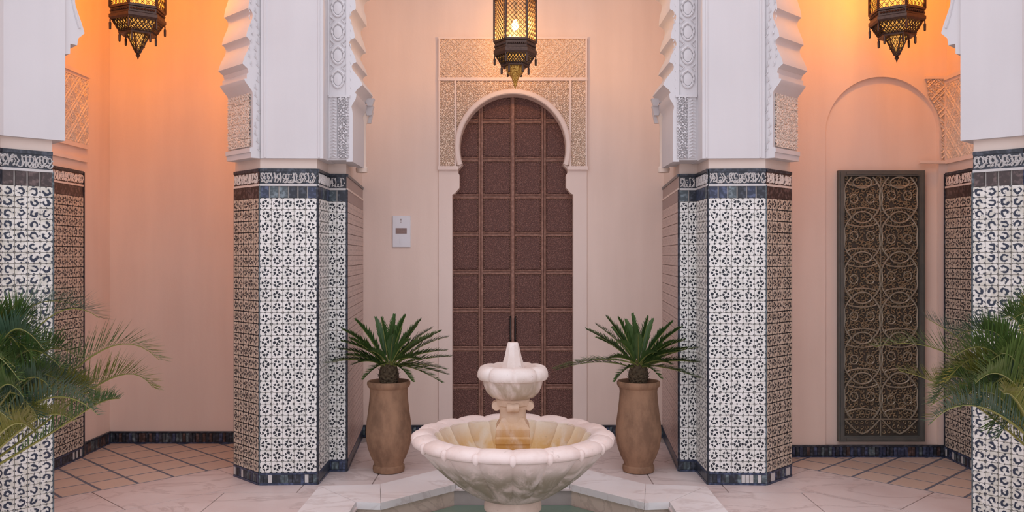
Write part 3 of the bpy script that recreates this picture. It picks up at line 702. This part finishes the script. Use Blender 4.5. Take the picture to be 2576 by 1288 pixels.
    while zz < 3.3: tr.tube([(xe-.012,-.003,zz),(xe+.002,-.007,zz+.016),(xe-.006,-.003,zz+.04)], .005, 4); zz += .055
    tr.build('carved_leaf_trail', 'white_plaster', root, M)
    return root
mid_pillar(-1, 'tiled pillar left of the fountain with white scalloped plaster above')
mid_pillar(1, 'tiled pillar right of the fountain with white scalloped plaster above')

def near_pillar(s, label):
    def loc(p): return (p[0], p[1]) if s < 0 else (-p[0], p[1])
    root = thing('tiled_pillar', label, 'pillar', (*loc((-2.9,4.6)), 0), 'tiled pillars with scalloped plaster arches')
    N1, N2 = (-2.555, 4.85), (-2.735, 4.67); N3 = (-2.735, 4.2); D = (-2.80, 5.10)
    MB().prism([loc(p) for p in (N1, N2, N3, (-3.25,4.2), (-3.25,5.05), D)], 0, WT).build('core', 'band_plaster', root)  # core includes an unseen partition added to keep sky light out of the alcove
    sd = 80 if s < 0 else 95
    M, ln = sf(s, N2, N1); dado(M, ln, root, 4, 'tile_leopard', 30, seed=sd, dark=('tile_ink','tile_umber') if s < 0 else ('tile_navy','tile_ink','tile_umber'))
    M, ln = sf(s, N3, N2); dado(M, ln, root, 8, 'tile_leopard', 30, seed=sd+1, stuff=True)
    for p in (N1,):
        x, y = loc(p); MB().tube([(x,y,0),(x,y,ZF)], .012, 6).build('edge_trim', 'tile_slate', root)
    o = Vector((.028, -.028))
    E1 = Vector(N1)-U*.055+o; E2 = Vector((-2.705, 4.645))
    MB().prism([loc(tuple(p)) for p in (E1, E2, Vector((-2.705,4.2)), Vector((-3.2,4.2)), Vector((-3.2,5.0)), E1+N_*.3)], 2.15, WT).build('plaster_shaft', 'white_plaster', root)
    # scalloped springer of the diagonal arch, seen along its face
    zn = lambda py: HC+(CY-py)*4.94/F
    prof = [(-.02,zn(143)),(.06,zn(143)),(.086,zn(140)),(.087,zn(115)),(.124,zn(116)),(.130,zn(98))]+sc([(.163,zn(83)),(.118,zn(-6)),(.10,zn(-80)),(.10,zn(-150))], .014)+[(-.02,zn(-150))]
    zlo = zn(143)
    o2 = Vector(N1)-U*.0+o*.6; ux, nx = -U, N_
    if s < 0: Md = Matrix(((ux.x, nx.x, 0, o2.x), (ux.y, nx.y, 0, o2.y), (0,0,1,0), (0,0,0,1)))
    else: Md = Matrix(((-ux.x, -nx.x, 0, -o2.x), (ux.y, nx.y, 0, o2.y), (0,0,1,0), (0,0,0,1)))
    MB().slab(prof, 0, .3, Md).build('scalloped_springer', 'white_plaster', root, None, True)
    lt = MB()
    for k_ in range(9):
        zz = zlo+.02+.05*k_; lt.tube([(.035,-.003,zz),(.052,-.007,zz+.016),(.045,-.003,zz+.038)], .0055, 4)
    lt.build('carved_leaf_trail', 'white_plaster', root, Md)
    MB().tube([(a, -.002, zn(py)) for a, py in ((.136,72),(.118,45),(.100,10),(.092,-30),(.085,-80))], .007, 5, M=Md).build('scallop_bead', 'white_plaster', root)
near_pillar(-1, 'blue and white tiled pillar cut by the left edge behind the palm')
near_pillar(1, 'black and white tiled pillar cut by the right edge behind the palm')

# ---- arch heads above the springers (they close the arcade over the frame)
def zq(py): return HC+(CY-py)*5.895/F
zs = zq(-48)
arc = [(-1.03*math.cos(PI*i/9), zs+1.75*math.sin(PI*i/9)) for i in range(10)]
pts = sc(arc, 0, 1)
head = []
for i in range(9):
    (xa, za), (xb, zb_) = arc[i], arc[i+1]; cxm, czm = 0, zs
    for k_ in range(7):
        t = k_/7; x, z = xa+(xb-xa)*t, za+(zb_-za)*t; d = Vector((x-cxm, z-czm)).normalized()*.09*math.sin(PI*t); head.append((x+d.x, z+d.y))
head.append(arc[-1])
MB().slab([(-1.26,zs)]+head+[(1.26,zs),(1.26,WT),(-1.26,WT)], 5.895, 6.33).build('wall_arch_centre', 'white_plaster')
tag(bpy.data.objects['wall_arch_centre'], 'scalloped arch head spanning the two middle pillars', 'wall', kind='structure')
zd = zc_(-58); L = 1.27
for s in (-1, 1):
    a0, a1 = .076, L-.126; cm = (a0+a1)/2; rx = (a1-a0)/2
    arc = [(cm-rx*math.cos(PI*i/9), zd+.80*math.sin(PI*i/9)) for i in range(10)]; head = []
    for i in range(9):
        (xa, za), (xb, zb_) = arc[i], arc[i+1]
        for k_ in range(6):
            t = k_/6; x, z = xa+(xb-xa)*t, za+(zb_-za)*t; d = Vector((x-cm, z-zd)).normalized()*.07*math.sin(PI*t); head.append((x+d.x, z+d.y))
    head.append(arc[-1]); o2 = A+Vector((0,-.025)); sg = 1 if s < 0 else -1
    Md = Matrix(((U.x*sg, N_.x*sg, 0, o2.x*sg), (U.y, N_.y, 0, o2.y), (0,0,1,0), (0,0,0,1)))
    o = MB().slab([(0,zd)]+head+[(L,zd),(L,WT),(0,WT)], 0, .335, Md).build('wall_arch_left' if s < 0 else 'wall_arch_right', 'white_plaster')
    tag(o, 'scalloped diagonal arch head above the %s alcove' % ('left' if s < 0 else 'right'), 'wall', kind='structure')

# ================================================================== POOL AND FOUNTAIN
FY = 4.75
bs = thing('fountain_basin', 'star shaped sunken pool with a pale marble coping around the fountain', 'pool', (0,FY,-.3))
O_ = [(.52,6.05),(.86,5.67),(1.245,5.62),(1.245,3.88),(.86,3.83),(.52,3.45)]; I_ = [(.37,5.67),(.79,5.235),(.942,5.255),(.942,4.245),(.79,4.265),(.37,3.83)]
def cop(q): 
    p = inset(q, .0015); m = MB(); m.prism(p, -.012, .032); m.build('coping_slab', 'coping_marble', bs)
for s in (-1, 1):
    for i in range(5):
        q = [(s*O_[i][0],O_[i][1]),(s*O_[i+1][0],O_[i+1][1]),(s*I_[i+1][0],I_[i+1][1]),(s*I_[i][0],I_[i][1])]
        cop(q)
for k_ in (0, 5): cop([(-O_[k_][0],O_[k_][1]),(O_[k_][0],O_[k_][1]),(I_[k_][0],I_[k_][1]),(-I_[k_][0],I_[k_][1])])
inn = [(x, y) for x, y in I_]+[(-x, y) for x, y in I_[::-1]]
for i in range(len(inn)):
    a, b = Vector(inn[i]), Vector(inn[(i+1) % len(inn)]); d = (a+b)/2-Vector((0,FY)); e = (b-a).normalized(); n_ = Vector((e.y,-e.x)); n_ = n_ if n_.dot(d) > 0 else -n_
    ai, bi = a+n_*.015, b+n_*.015
    MB().prism([tuple(ai), tuple(bi), tuple(bi+n_*.06), tuple(ai+n_*.06)], -.45, -.013).build('pool_wall', 'pool_stone', bs)
MB().prism(inn, -.47, -.44).build('pool_floor', 'pool_stone', bs)
wat = MB().prism([(x*.999, FY+(y-FY)*.999) for x, y in inn], -.112, -.105).build('pool_water', 'pool_water'); tag(wat, 'still greenish water in the star shaped pool', 'water', kind='stuff')

ft = thing('fountain', 'weathered pink marble two tier fountain with scalloped bowls', 'fountain', (0,FY,-.44))
lob = lambda th: abs(math.sin(9*(th+PI/2)))**.55
MF = T(0, FY, 0)
MB().lathe([(.20,-.44),(.20,-.10),(.16,-.08),(.145,-.04),(.145,.13),(.156,.142),(.156,.17),(.150,.178),(.150,.212)], 40, MF).build('pedestal', 'pedestal_stone', ft, None, True)
MB().lathe([(.13,.198),(.175,.207,.004),(.235,.236,.012),(.30,.280,.018),(.375,.340,.022),(.44,.402,.022),(.487,.456,.018),(.508,.488,.014),(.513,.498,.014),(.532,.500,.018,0),(.547,.510,.022,0),(.553,.526,.026,.0),(.548,.544,.026,.008),(.530,.558,.024,.012),(.503,.565,.022,.013),(.470,.566,.020,.011),(.440,.558,.018,.009),(.420,.54,.014,.004)], 216, MF, lob, caps=(True,False)).build('lower_bowl', 'bowl_marble', ft, None, True)
MB().lathe([(.424,.546,.014,.004),(.410,.515,.016),(.395,.48,.020),(.36,.43,.024),(.30,.385,.018),(.20,.352,.006),(.10,.34,0),(.05,.338,0)], 216, MF, lob, caps=(False,True)).build('bowl_interior', 'bowl_inside', ft, None, True)
for i in range(18):
    th = -PI/2+i*2*PI/18; r = .528
    kn = MB().lathe([(.004,-.030),(.012,-.022),(.019,-.006),(.020,.010),(.014,.024),(.003,.03)], 10, T(r*math.cos(th), FY+r*math.sin(th), .518)).build('lobe_knob', 'bowl_marble', ft, None, True)
q2 = 2**.5
MB().lathe([(.094*q2,.336),(.094*q2,.44),(.090*q2,.452),(.090*q2,.50),(.094*q2,.508),(.094*q2,.535),(.088*q2,.545),(.090*q2,.585),(.084*q2,.600),(.070*q2,.618),(.060*q2,.640)], 4, MF, rot=PI/4).build('column_base', 'column_stone', ft)
MB().lathe([(.074,.60),(.074,.625),(.071,.65),(.072,.672),(.08,.685),(.082,.70),(.09,.705),(.094,.735),(.085,.748)], 24, MF).build('column', 'column_stone', ft, None, True)
for i in range(4):
    th = PI/4*0+i*PI/2; x, y = .088*math.cos(th), FY+.088*math.sin(th)
    Mv = T(x, y, .700) @ Matrix.Rotation(th, 4, 'Z') @ Matrix.Rotation(PI/2, 4, 'X')
    MB().lathe([(.006,-.034),(.024,-.032),(.027,-.02),(.022,0),(.027,.02),(.024,.032),(.006,.034)], 16, Mv).build('capital_scroll', 'column_stone', ft, None, True)
lob2 = lambda th: abs(math.sin(4*(th+PI/2)))**.5
MB().lathe([(.088,.738),(.118,.748),(.145,.775,.004),(.160,.81,.006),(.166,.835,.008),(.172,.842,.010),(.188,.845,.014),(.198,.862,.018),(.196,.888,.018,.004),(.182,.908,.014,.006),(.155,.918,.010,.006),(.125,.916,.006,.003),(.105,.905),(.08,.898),(.03,.895)], 120, MF, lob2).build('upper_bowl', 'upper_marble', ft, None, True)
MB().lathe([(.066,.895),(.060,.915),(.055,.94),(.047,.965),(.038,1.005),(.032,1.034),(.027,1.041),(.003,1.042)], 9, MF).build('finial', 'upper_marble', ft, None, True)
bw = MB().lathe([(.27,.376),(.27,.380)], 48, MF).build('bowl_water', 'bowl_water'); tag(bw, 'shallow amber water lying in the lower fountain bowl', 'water', kind='stuff')

# ================================================================== PLANTS
def bez(P, t):
    P = [Vector(p) for p in P]
    while len(P) > 1: P = [P[i]*(1-t)+P[i+1]*t for i in range(len(P)-1)]
    return P[0]
def frond_mesh(P, nl, L, wd, ang, lift, droop, start=.12, rs=.006, seed=0, tipang=.5):
    rd = random.Random(seed); leafm = MB(); stalk = MB()
    N = 18; pts = [bez(P, i/N) for i in range(N+1)]
    stalk.tube(pts, rs, 5, taper=[1-.8*i/N for i in range(N+1)])
    for i in range(nl):
        t = start+(1-start)*(i+.5)/nl; p = bez(P, t); tg = (bez(P, min(1,t+.01))-bez(P, max(0,t-.01))).normalized()
        side = tg.cross(Vector((0,0,1)))
        side = side.normalized() if side.length > .05 else Vector((1,0,0)); up = side.cross(tg).normalized()
        prof = min(1, .35+2.6*(t-start))*(1-.72*max(0, (t-.45)/.55)**1.6)
        for s in (-1, 1):
            a = ang*(1-t*tipang)*rd.uniform(.85, 1.15); l = L*prof*rd.uniform(.85, 1.12)
            d = (tg*math.cos(a)+side*s*math.sin(a)+up*lift*rd.uniform(.6,1.3)).normalized()
            m1 = p+d*l*.45; e = p+d*l+Vector((0,0,-droop*l*rd.uniform(.5,1.5))); wv = d.cross(up).normalized()*wd*.5
            b0 = p
            leafm.add([b0-wv*.45, b0+wv*.45, m1+wv+Vector((0,0,-droop*l*.18)), m1-wv+Vector((0,0,-droop*l*.18)), e, (b0+m1)/2+up*wd*.12], [(0,1,5),(1,2,5),(2,3,5),(3,0,5),(3,2,4)])
    return leafm, stalk
def frond(parent, P, leafmat, stalkmat, **kw):
    a, b = frond_mesh(P, **kw)
    o = a.build('frond', leafmat, parent, fix=False); b.build('stalk', stalkmat, o, fix=False)
POT = [(.085,0),(.108,.004),(.112,.02),(.110,.042),(.100,.05),(.106,.075),(.125,.11),(.146,.17),(.158,.235),(.160,.28),(.154,.35),(.144,.42),(.135,.50),(.131,.56),(.134,.585),(.146,.597),(.151,.612),(.150,.628),(.144,.635),(.134,.632),(.125,.61),(.118,.56),(.1,.55)]
def potted_cycad(px, label, tips, seed):
    Y = 6.14; X = (px-CX)/F*Y; root = thing('potted_cycad', label, 'plant', (X,Y,0), 'potted cycads beside the fountain'); rd = random.Random(seed)
    MB().lathe(POT, 48, T(X,Y,0)).build('pot', 'pot_clay', root, None, True)
    MB().lathe([(.120,.56),(.120,.592),(.06,.606),(.005,.61)], 24, T(X,Y,0)).build('soil', 'soil', root, None, True)
    MB().lathe([(.055,.60),(.068,.64),(.072,.68),(.06,.73),(.03,.76),(.005,.765)], 14, T(X,Y,0)).build('trunk', 'bark', root, None, True)
    sc_ = MB()
    for i in range(46):
        th = i*2.4; z = .63+.11*i/46; r = .068-.02*max(0,(z-.69)/.06)
        c = Vector((X+r*math.cos(th), Y+r*math.sin(th), z)); o_ = Vector((math.cos(th), math.sin(th), .9)).normalized()*.03
        sc_.add([c+Vector((-math.sin(th),math.cos(th),0))*.011, c-Vector((-math.sin(th),math.cos(th),0))*.011, c+o_, c+Vector((0,0,-.012))], [(0,1,2),(0,3,1)])
    o = sc_.build('leaf_scales', 'bark', root, fix=False); o['kind'] = 'stuff'
    base = Vector((X, Y, .735))
    for k_, (tx, ty, dy, bow) in enumerate(tips):
        dy = min(dy, -.22) if abs(X+tx/F*Y) > 1.06 else dy
        tx = max(-1.265, min(1.265, X+tx/F*Y)); tx = (tx-X)*F/Y
        e = Vector((X+(tx)/F*Y, Y+dy, HC-(ty-CY)/F*Y))
        d = e-base; hz = Vector((d.x, d.y, 0)); m = base+d*.5+Vector((0,0,bow*d.length))-hz*.05
        st_ = base+Vector((rd.uniform(-.02,.02), rd.uniform(-.02,.02), rd.uniform(-.02,.02)))+hz*.05
        frond(root, [st_, m, e], 'cycad_leaf', 'cycad_stalk', nl=44, L=.085, wd=.0135, ang=.46, lift=.42, droop=.04, start=.16, rs=.0055, seed=seed*50+k_, tipang=.35)
base_tips = [(-70,800,.05,.04),(-20,798,-.05,.02),(12,792,.1,.0),(48,795,-.06,.03),(26,808,.2,.0),(-45,812,.22,.02),(75,805,.1,.05),(108,822,.0,.1),(-100,820,.0,.08),(-105,850,-.15,.12),(-92,880,-.25,.1),(122,838,.15,.08),
    (150,850,-.05,.12),(150,872,-.2,.1),(152,895,.05,.06),(150,925,-.12,.12),(140,955,-.25,.16),(148,948,.05,.1),(-152,908,-.02,.13),(-125,900,-.2,.1),(-110,870,.25,.1),(60,850,-.3,.12),(-30,870,-.33,.15),(20,835,-.26,.1),(90,895,-.3,.15),(-70,905,-.32,.18),(70,940,-.3,.2),(-40,940,-.34,.2),(100,860,.3,.1),(0,830,.34,.05),(-80,850,.3,.08),(60,830,.28,.05)]
potted_cycad(978, 'cycad in a tall clay pot left of the fountain', [(t[0]+random.uniform(-5,5), t[1]+random.uniform(-5,5), t[2], t[3]) for t in base_tips], 3)
tips2 = [(-t[0]*1.0, t[1], t[2], t[3]) for t in base_tips]
tips2 = [(-215,928,-.12,.17) if t == (152,908,-.02,.13) else t for t in tips2]
tips2 += [(-214,930,-.10,.16), (158,905,-.1,.1), (150,940,-.15,.12), (130,868,0,.08)]
potted_cycad(1606, 'cycad in a tall clay pot right of the fountain', [(t[0]+random.uniform(-6,6), t[1]+random.uniform(-6,6), t[2], t[3]) for t in tips2 if t[0] > -140 or t[0] < -200], 4)

pl, pc, po = 'palm_leaf', 'palm_leaf_cool', 'palm_leaf_olive'
def palm(label, s, Y0, cpx, fronds, seed):
    """feathery palm in a clay pot standing just outside the frame; fronds given as (pixel path, depth offset, look)"""
    cx = (cpx-CX)/F*Y0; root = thing('feathery_palm', label, 'plant', (cx, Y0, 0), 'feathery palms in the foreground')
    MB().lathe([(r*1.05, z*.62) for r, z in POT], 40, T(cx,Y0,0)).build('pot', 'pot_clay', root, None, True)
    MB().lathe([(.125,.35),(.122,.375),(.005,.385)], 24, T(cx,Y0,0)).build('soil', 'soil', root, None, True)
    MB().lathe([(.05,.37),(.055,.42),(.045,.5),(.02,.55)], 12, T(cx,Y0,0)).build('trunk', 'bark', root, None, True)
    rd = random.Random(seed)
    fx = (lambda v: v) if s < 0 else (lambda v: 2*CX-v)
    for k_ in range(22):                       # the dense heart of the crown
        x = rd.uniform(-60, 175); y = 1150-rd.uniform(60, 330)*(1-max(0,x)/330)
        fronds.append(([(fx(-60+.3*(x+60)), 1010+.25*(y-900)), (fx(x*.72-25), y-80), (fx(x+10), y-95), (fx(x+rd.uniform(45,95)), y+rd.uniform(-45,20))], rd.uniform(-.6,.05), rd.choice((pl,pl,po,pl,pc)), rd.uniform(.14,.19), 32))
    for k_, (path, dy, mat, L, nl) in enumerate(fronds):
        P = [Vector((cx, Y0, .48))]+[at(px, py, Y0+dy*(i+1)/len(path)) for i, (px, py) in enumerate(path)]
        frond(root, P, mat, 'palm_stalk', nl=int(nl*1.6), L=L*1.12, wd=.0066, ang=.55, lift=.62, droop=.03, start=.22, rs=.007, seed=seed*40+k_, tipang=.5)
palm('feathery green palm spilling in from the lower left corner', -1, 3.85, -120, [
    ([(60,1080),(190,890),(300,800),(400,905)], .1, pl, .19, 44),
    ([(90,1090),(220,980),(320,880),(385,975)], -.1, po, .17, 40),
    ([(90,1120),(200,1050),(240,1000),(300,1003)], -.25, pl, .13, 34),
    ([(0,1000),(40,830),(150,720),(250,800)], .2, pc, .20, 44),
    ([(-20,950),(10,800),(60,720),(200,770)], .3, pc, .18, 40),
    ([(20,1050),(60,900),(110,830),(200,900)], -.2, pl, .18, 40),
    ([(30,1080),(100,1000),(170,930),(250,985)], -.35, po, .16, 38),
    ([(-10,1000),(0,850),(20,760),(90,800)], -.2, pl, .18, 40),
    ([(0,1080),(40,980),(80,900),(150,960)], -.4, pl, .17, 38),
    ([(-30,1000),(-20,850),(-10,800),(40,860)], -.35, pc, .18, 38),
    ([(10,1120),(70,1060),(120,1010),(190,1060)], -.45, po, .14, 34),
    ([(-40,1080),(-20,980),(10,920),(60,1000)], -.5, pl, .17, 36),
    ([(-30,1120),(10,1080),(40,1030),(90,1090)], -.55, po, .14, 34),
    ([(-80,1000),(-120,850),(-160,800),(-240,860)], -.2, pl, .18, 34),
    ([(-90,1050),(-160,950),(-220,900),(-300,1000)], .1, pl, .18, 34)], 1)
palm('feathery green palm spilling in from the lower right corner', 1, 3.85, 2700, [
    ([(2560,1100),(2460,1010),(2380,960),(2262,932)], .05, po, .15, 44),
    ([(2570,1060),(2480,930),(2380,830),(2200,872)], .15, pl, .17, 46),
    ([(2570,1040),(2500,900),(2420,850),(2330,800)], .2, pc, .16, 42),
    ([(2590,1000),(2540,860),(2480,790),(2400,850)], -.1, pc, .17, 40),
    ([(2580,1100),(2520,1000),(2450,930),(2370,950)], -.2, pl, .16, 40),
    ([(2590,1050),(2560,900),(2530,820),(2470,830)], -.25, pl, .17, 40),
    ([(2580,1090),(2540,1000),(2490,930),(2430,930)], -.3, po, .15, 38),
    ([(2600,1000),(2590,860),(2570,770),(2520,800)], -.1, pl, .18, 38),
    ([(2590,1110),(2560,1040),(2520,980),(2470,985)], -.4, pl, .14, 36),
    ([(2600,1070),(2580,960),(2560,880),(2520,890)], -.45, pl, .17, 38),
    ([(2600,1110),(2580,1040),(2555,980),(2525,990)], -.55, po, .15, 34),
    ([(2660,1000),(2700,850),(2760,800),(2840,860)], -.2, pl, .18, 34),
    ([(2670,1050),(2740,950),(2800,900),(2880,1000)], .1, pl, .18, 34)], 2)

# ================================================================== LANTERNS
def lantern(px, Y, label, zt, scale, mat_glass, pend_mat, watts, colr, ppx):
    """ppx: heights in px of tip, pendant top, tier foot, tier top, band top, glass top; radii in px"""
    k_ = F/Y; X = (px-CX)/k_
    z = lambda py: HC-(py-CY)/k_
    tip, pt, tf, tt, bt, gt = [z(v) for v in ppx[0]]; rp, rt, rb, rg = [v/k_ for v in ppx[1]]
    root = thing('hanging_lantern', label, 'lantern', (X, Y, tip), 'pierced metal lanterns on chains')
    M = T(X, Y, 0); rot = ppx[4] if len(ppx) > 4 else .06
    hexv = lambda r, zz, i: Vector((X+r*math.cos(rot+i*PI/3), Y+r*math.sin(rot+i*PI/3), zz))
    def net(name, quads, mat, nx, nz, rad):
        m = MB()
        for (a, b, c, d) in quads:
            P = lambda u, v: (a*(1-u)+b*u)*(1-v)+(d*(1-u)+c*u)*v
            for i in range(-nz, nx+1):
                for sgn in (1, -1):
                    pts = []
                    for q in range(nz+1):
                        u = (i+q)/nx if sgn > 0 else 1-(i+q)/nx
                        if -.001 <= u <= 1.001: pts.append(P(u, q/nz))
                    if len(pts) > 1: m.tube([pts[0], pts[-1]], rad, 3)
            for i in range(nx):
                for q in range(nz):
                    cpt = P((i+.5)/nx, (q+.5)/nz); e1 = (b-a).normalized()*(b-a).length/nx*.3; e2 = Vector((0,0,1))*abs(d.z-a.z)/nz*.3
                    m.tube([cpt+e1, cpt+e2, cpt-e1, cpt-e2], rad*.9, 3, True)
        o = m.build(name, mat, root, fix=False); o['kind'] = 'stuff'
    # glass drum
    for i in range(6):
        a, b, c, d = hexv(rg*.94,bt,i), hexv(rg*.94,bt,i+1), hexv(rg*.94,gt,i+1), hexv(rg*.94,gt,i)
        cc = Vector((X,Y,0)); n_ = ((a+b)/2-cc); n_.z = 0; n_.normalize()
        m = MB(); m.add([a,b,c,d,a-n_*.004,b-n_*.004,c-n_*.004,d-n_*.004], [(0,1,2,3),(7,6,5,4),(0,4,5,1),(1,5,6,2),(2,6,7,3),(3,7,4,0)]); m.build('glass_pane', mat_glass, root)
        MB().tube([hexv(rg*.985,bt-.005,i), hexv(rg*.985,gt+.005,i)], .010, 6).build('corner_post', 'bronze', root)
    net('filigree', [(hexv(rg*.965,bt,i), hexv(rg*.965,bt,i+1), hexv(rg*.965,gt,i+1), hexv(rg*.965,gt,i)) for i in range(6)], 'bronze', 5, ppx[3] if len(ppx) > 3 else 8, .0022)
    # lower band, moulded
    h6 = lambda prof, nm, mt, ca=0: MB().lathe(prof, 6, M, rot=rot).build(nm, mt, root)
    hb = bt-tt
    MB().lathe([(rb*.9,bt+.004),(rb*1.02,bt+.004),(rb*1.02,bt-.012),(rb*.97,bt-.016),(rb*.97,tt+hb*.45),(rb*1.03,tt+hb*.38),(rb*1.03,tt+hb*.15),(rb*.96,tt),(rb*.9,tt)][::-1], 6, M, rot=rot).build('lower_band', 'bronze', root)
    bo = MB()
    for i in range(6):
        a, b = hexv(rb*.985, tt+hb*.66, i), hexv(rb*.985, tt+hb*.66, i+1)
        for q in range(1, 10): p = a.lerp(b, q/10); bo.lathe([(.007,-.006),(.01,0),(.007,.006)], 6, T(*p))
    o = bo.build('band_studs', 'bronze', root, fix=False); o['kind'] = 'stuff'
    # tapering pierced tier
    net('pierced_tier', [(hexv(rb*.93,tt,i), hexv(rb*.93,tt,i+1), hexv(rt,tf,i+1), hexv(rt,tf,i)) for i in range(6)], 'bronze', 6, 3, .0042)
    MB().lathe([(rt*1.05,tf-.008),(rt*1.08,tf),(rt*1.02,tf+.012),(rt*.7,tf+.010)], 6, M, rot=rot).build('tier_ring', 'bronze', root)
    MB().lathe([(rt*.93,tf+.006),(rb*.84,tt-.004)], 6, M, rot=rot).build('tier_lining', 'amber_glass', root)
    # pendant
    zm = pt-(pt-tip)*.18; zq_ = pt-(pt-tip)*.72
    if pend_mat == 'gilt':
        MB().lathe([(rp*.92,pt+.006),(rp*1.0,pt),(rp*.96,zm),(rp*.78,zm-.022),(rp*.42,zm-.05),(rp*.20,zq_),(rp*.15,zq_-.01),(rp*.2,zq_-.018),(rp*.10,zq_-.024),(.003,tip)][::-1], 20, M).build('pendant', 'gilt', root, None, True)
    else:
        MB().lathe([(rp*.92,pt),(rp*.2,zq_)][::-1], 6, M, rot=rot).build('pendant_glass', mat_glass, root)
        MB().lathe([(.002,tip),(.006,tip+.015),(.016,tip+.03),(.007,tip+.045),(.014,zq_-.005),(.012,zq_+.01)], 10, M).build('pendant', 'bronze', root, None, True)
    for i in (range(6) if pend_mat != 'gilt' else ()): MB().tube([hexv(rp*1.0,pt,i), hexv(rp*.22,zq_,i)], .0045, 5).build('pendant_rib', 'bronze', root)
    if pend_mat != 'gilt': net('pendant_filigree', [(hexv(rp*.97,pt,i), hexv(rp*.97,pt,i+1), hexv(rp*.22,zq_,i+1), hexv(rp*.22,zq_,i)) for i in range(6)], 'bronze', 3, 4, .0022)
    ts = MB().lathe([(.003,0),(.005,-.012),(.004,-.02),(.009,-.03),(.008,-.07),(.003,-.075)], 8).mesh('tassel', 'bronze', True)
    for i in range(6):
        link('tassel', ts, root, T(*hexv(rb*.98, tt+.005, i))); link('tassel', ts, root, T(*hexv(rt*1.0, tf+.01, i)))
    # crown, dome and chain (above the frame)
    MB().lathe([(rg*.9,gt),(rg*1.04,gt),(rg*1.06,gt+.03),(rg*.98,gt+.05),(rg*.9,gt+.08),(rg*.62,gt+.16),(rg*.3,gt+.22),(rg*.16,gt+.25),(.01,gt+.29)], 6, M, rot=rot).build('crown', 'bronze', root)
    MB().tube([(X,Y,gt+.28),(X,Y,WT-.02)], .005, 5).build('chain', 'bronze', root)
    MB().lathe([(.05,WT-.03),(.05,WT-.001),(.01,WT)], 12, M).build('ceiling_rose', 'bronze', root)
    zbul = ppx[2]; zbul = z(zbul)
    MB().lathe([(.003,-.030),(.018,-.024),(.027,-.004),(.026,.012),(.016,.030),(.012,.045),(.003,.05)], 14, T(X,Y,zbul)).build('bulb', 'lit_bulb', root, None, True)
    MB().tube([(X,Y,zbul+.05),(X,Y,gt+.02)], .012, 8).build('bulb_holder', 'bronze', root)
    ld = bpy.data.lights.new('lantern_light', 'POINT'); ld.energy = watts; ld.color = colr; ld.shadow_soft_size = .05
    lo = bpy.data.objects.new('lantern_light', ld); C.objects.link(lo); lo.parent = root; WM[lo] = T(X,Y,zbul-.05); lo.matrix_parent_inverse = WM[root].inverted(); lo.matrix_basis = T(X,Y,zbul-.05)
lantern(347, 6.0, 'bronze hexagonal lantern hanging in the left alcove', 0, 1, 'amber_glass', 'bronze', LEFT_W, LAMP_COL, ((150,90,87,58,25,-200), (26,43,66,66), -140, 14, .60))
lantern(2256, 6.0, 'bronze hexagonal lantern hanging before the arched recess at right', 0, 1, 'amber_glass', 'bronze', RIGHT_W, LAMP_COL, ((157,95,92,62,30,-196), (26,43,66,66), -136, 14, -.60))
lantern(1296, 6.5, 'tall dark lantern with a lit bulb hanging before the doorway', 0, 1, 'pale_glass', 'gilt', CENTRE_W, LAMP_COL_C, ((224,168,166,142,106,5), (24,34,53,53), 66, 9, .06))

# ================================================================== WALL PANEL
wp = thing('wall_control_panel', 'small white control panel on the wall left of the doorway', 'control panel', (*at(1010,582,YB)[:2], zb(582)))
x0, x1, z0_, z1_ = (988-CX)/kb, (1033-CX)/kb, zb(622), zb(543)
b = .004
m = MB(); m.add([(x0,YB,z0_),(x1,YB,z0_),(x1,YB,z1_),(x0,YB,z1_),(x0,YB-.014,z0_),(x1,YB-.014,z0_),(x1,YB-.014,z1_),(x0,YB-.014,z1_),(x0+b,YB-.018,z0_+b),(x1-b,YB-.018,z0_+b),(x1-b,YB-.018,z1_-b),(x0+b,YB-.018,z1_-b)], [(8,9,10,11),(4,5,9,8),(5,6,10,9),(6,7,11,10),(7,4,8,11),(0,1,5,4),(1,2,6,5),(2,3,7,6),(3,0,4,7)])
m.build('cover_plate', 'white_plastic', wp)
MB().box((996-CX)/kb, (1024-CX)/kb, YB-.0195, YB-.015, zb(588), zb(574)).build('display', 'display', wp)
MB().box((1006-CX)/kb, (1012-CX)/kb, YB-.022, YB-.017, zb(613), zb(597)).build('switch', 'white_plastic', wp)
MB().box((1008.3-CX)/kb, (1010.3-CX)/kb, YB-.0192, YB-.017, zb(555), zb(550.5)).build('symbol', 'display', wp)
MB().lathe([(.0035,0),(.002,.0012)], 8, T((1009.3-CX)/kb, YB-.018, zb(559)) @ Matrix.Rotation(PI/2, 4, 'X')).build('symbol_dot', 'display', wp)
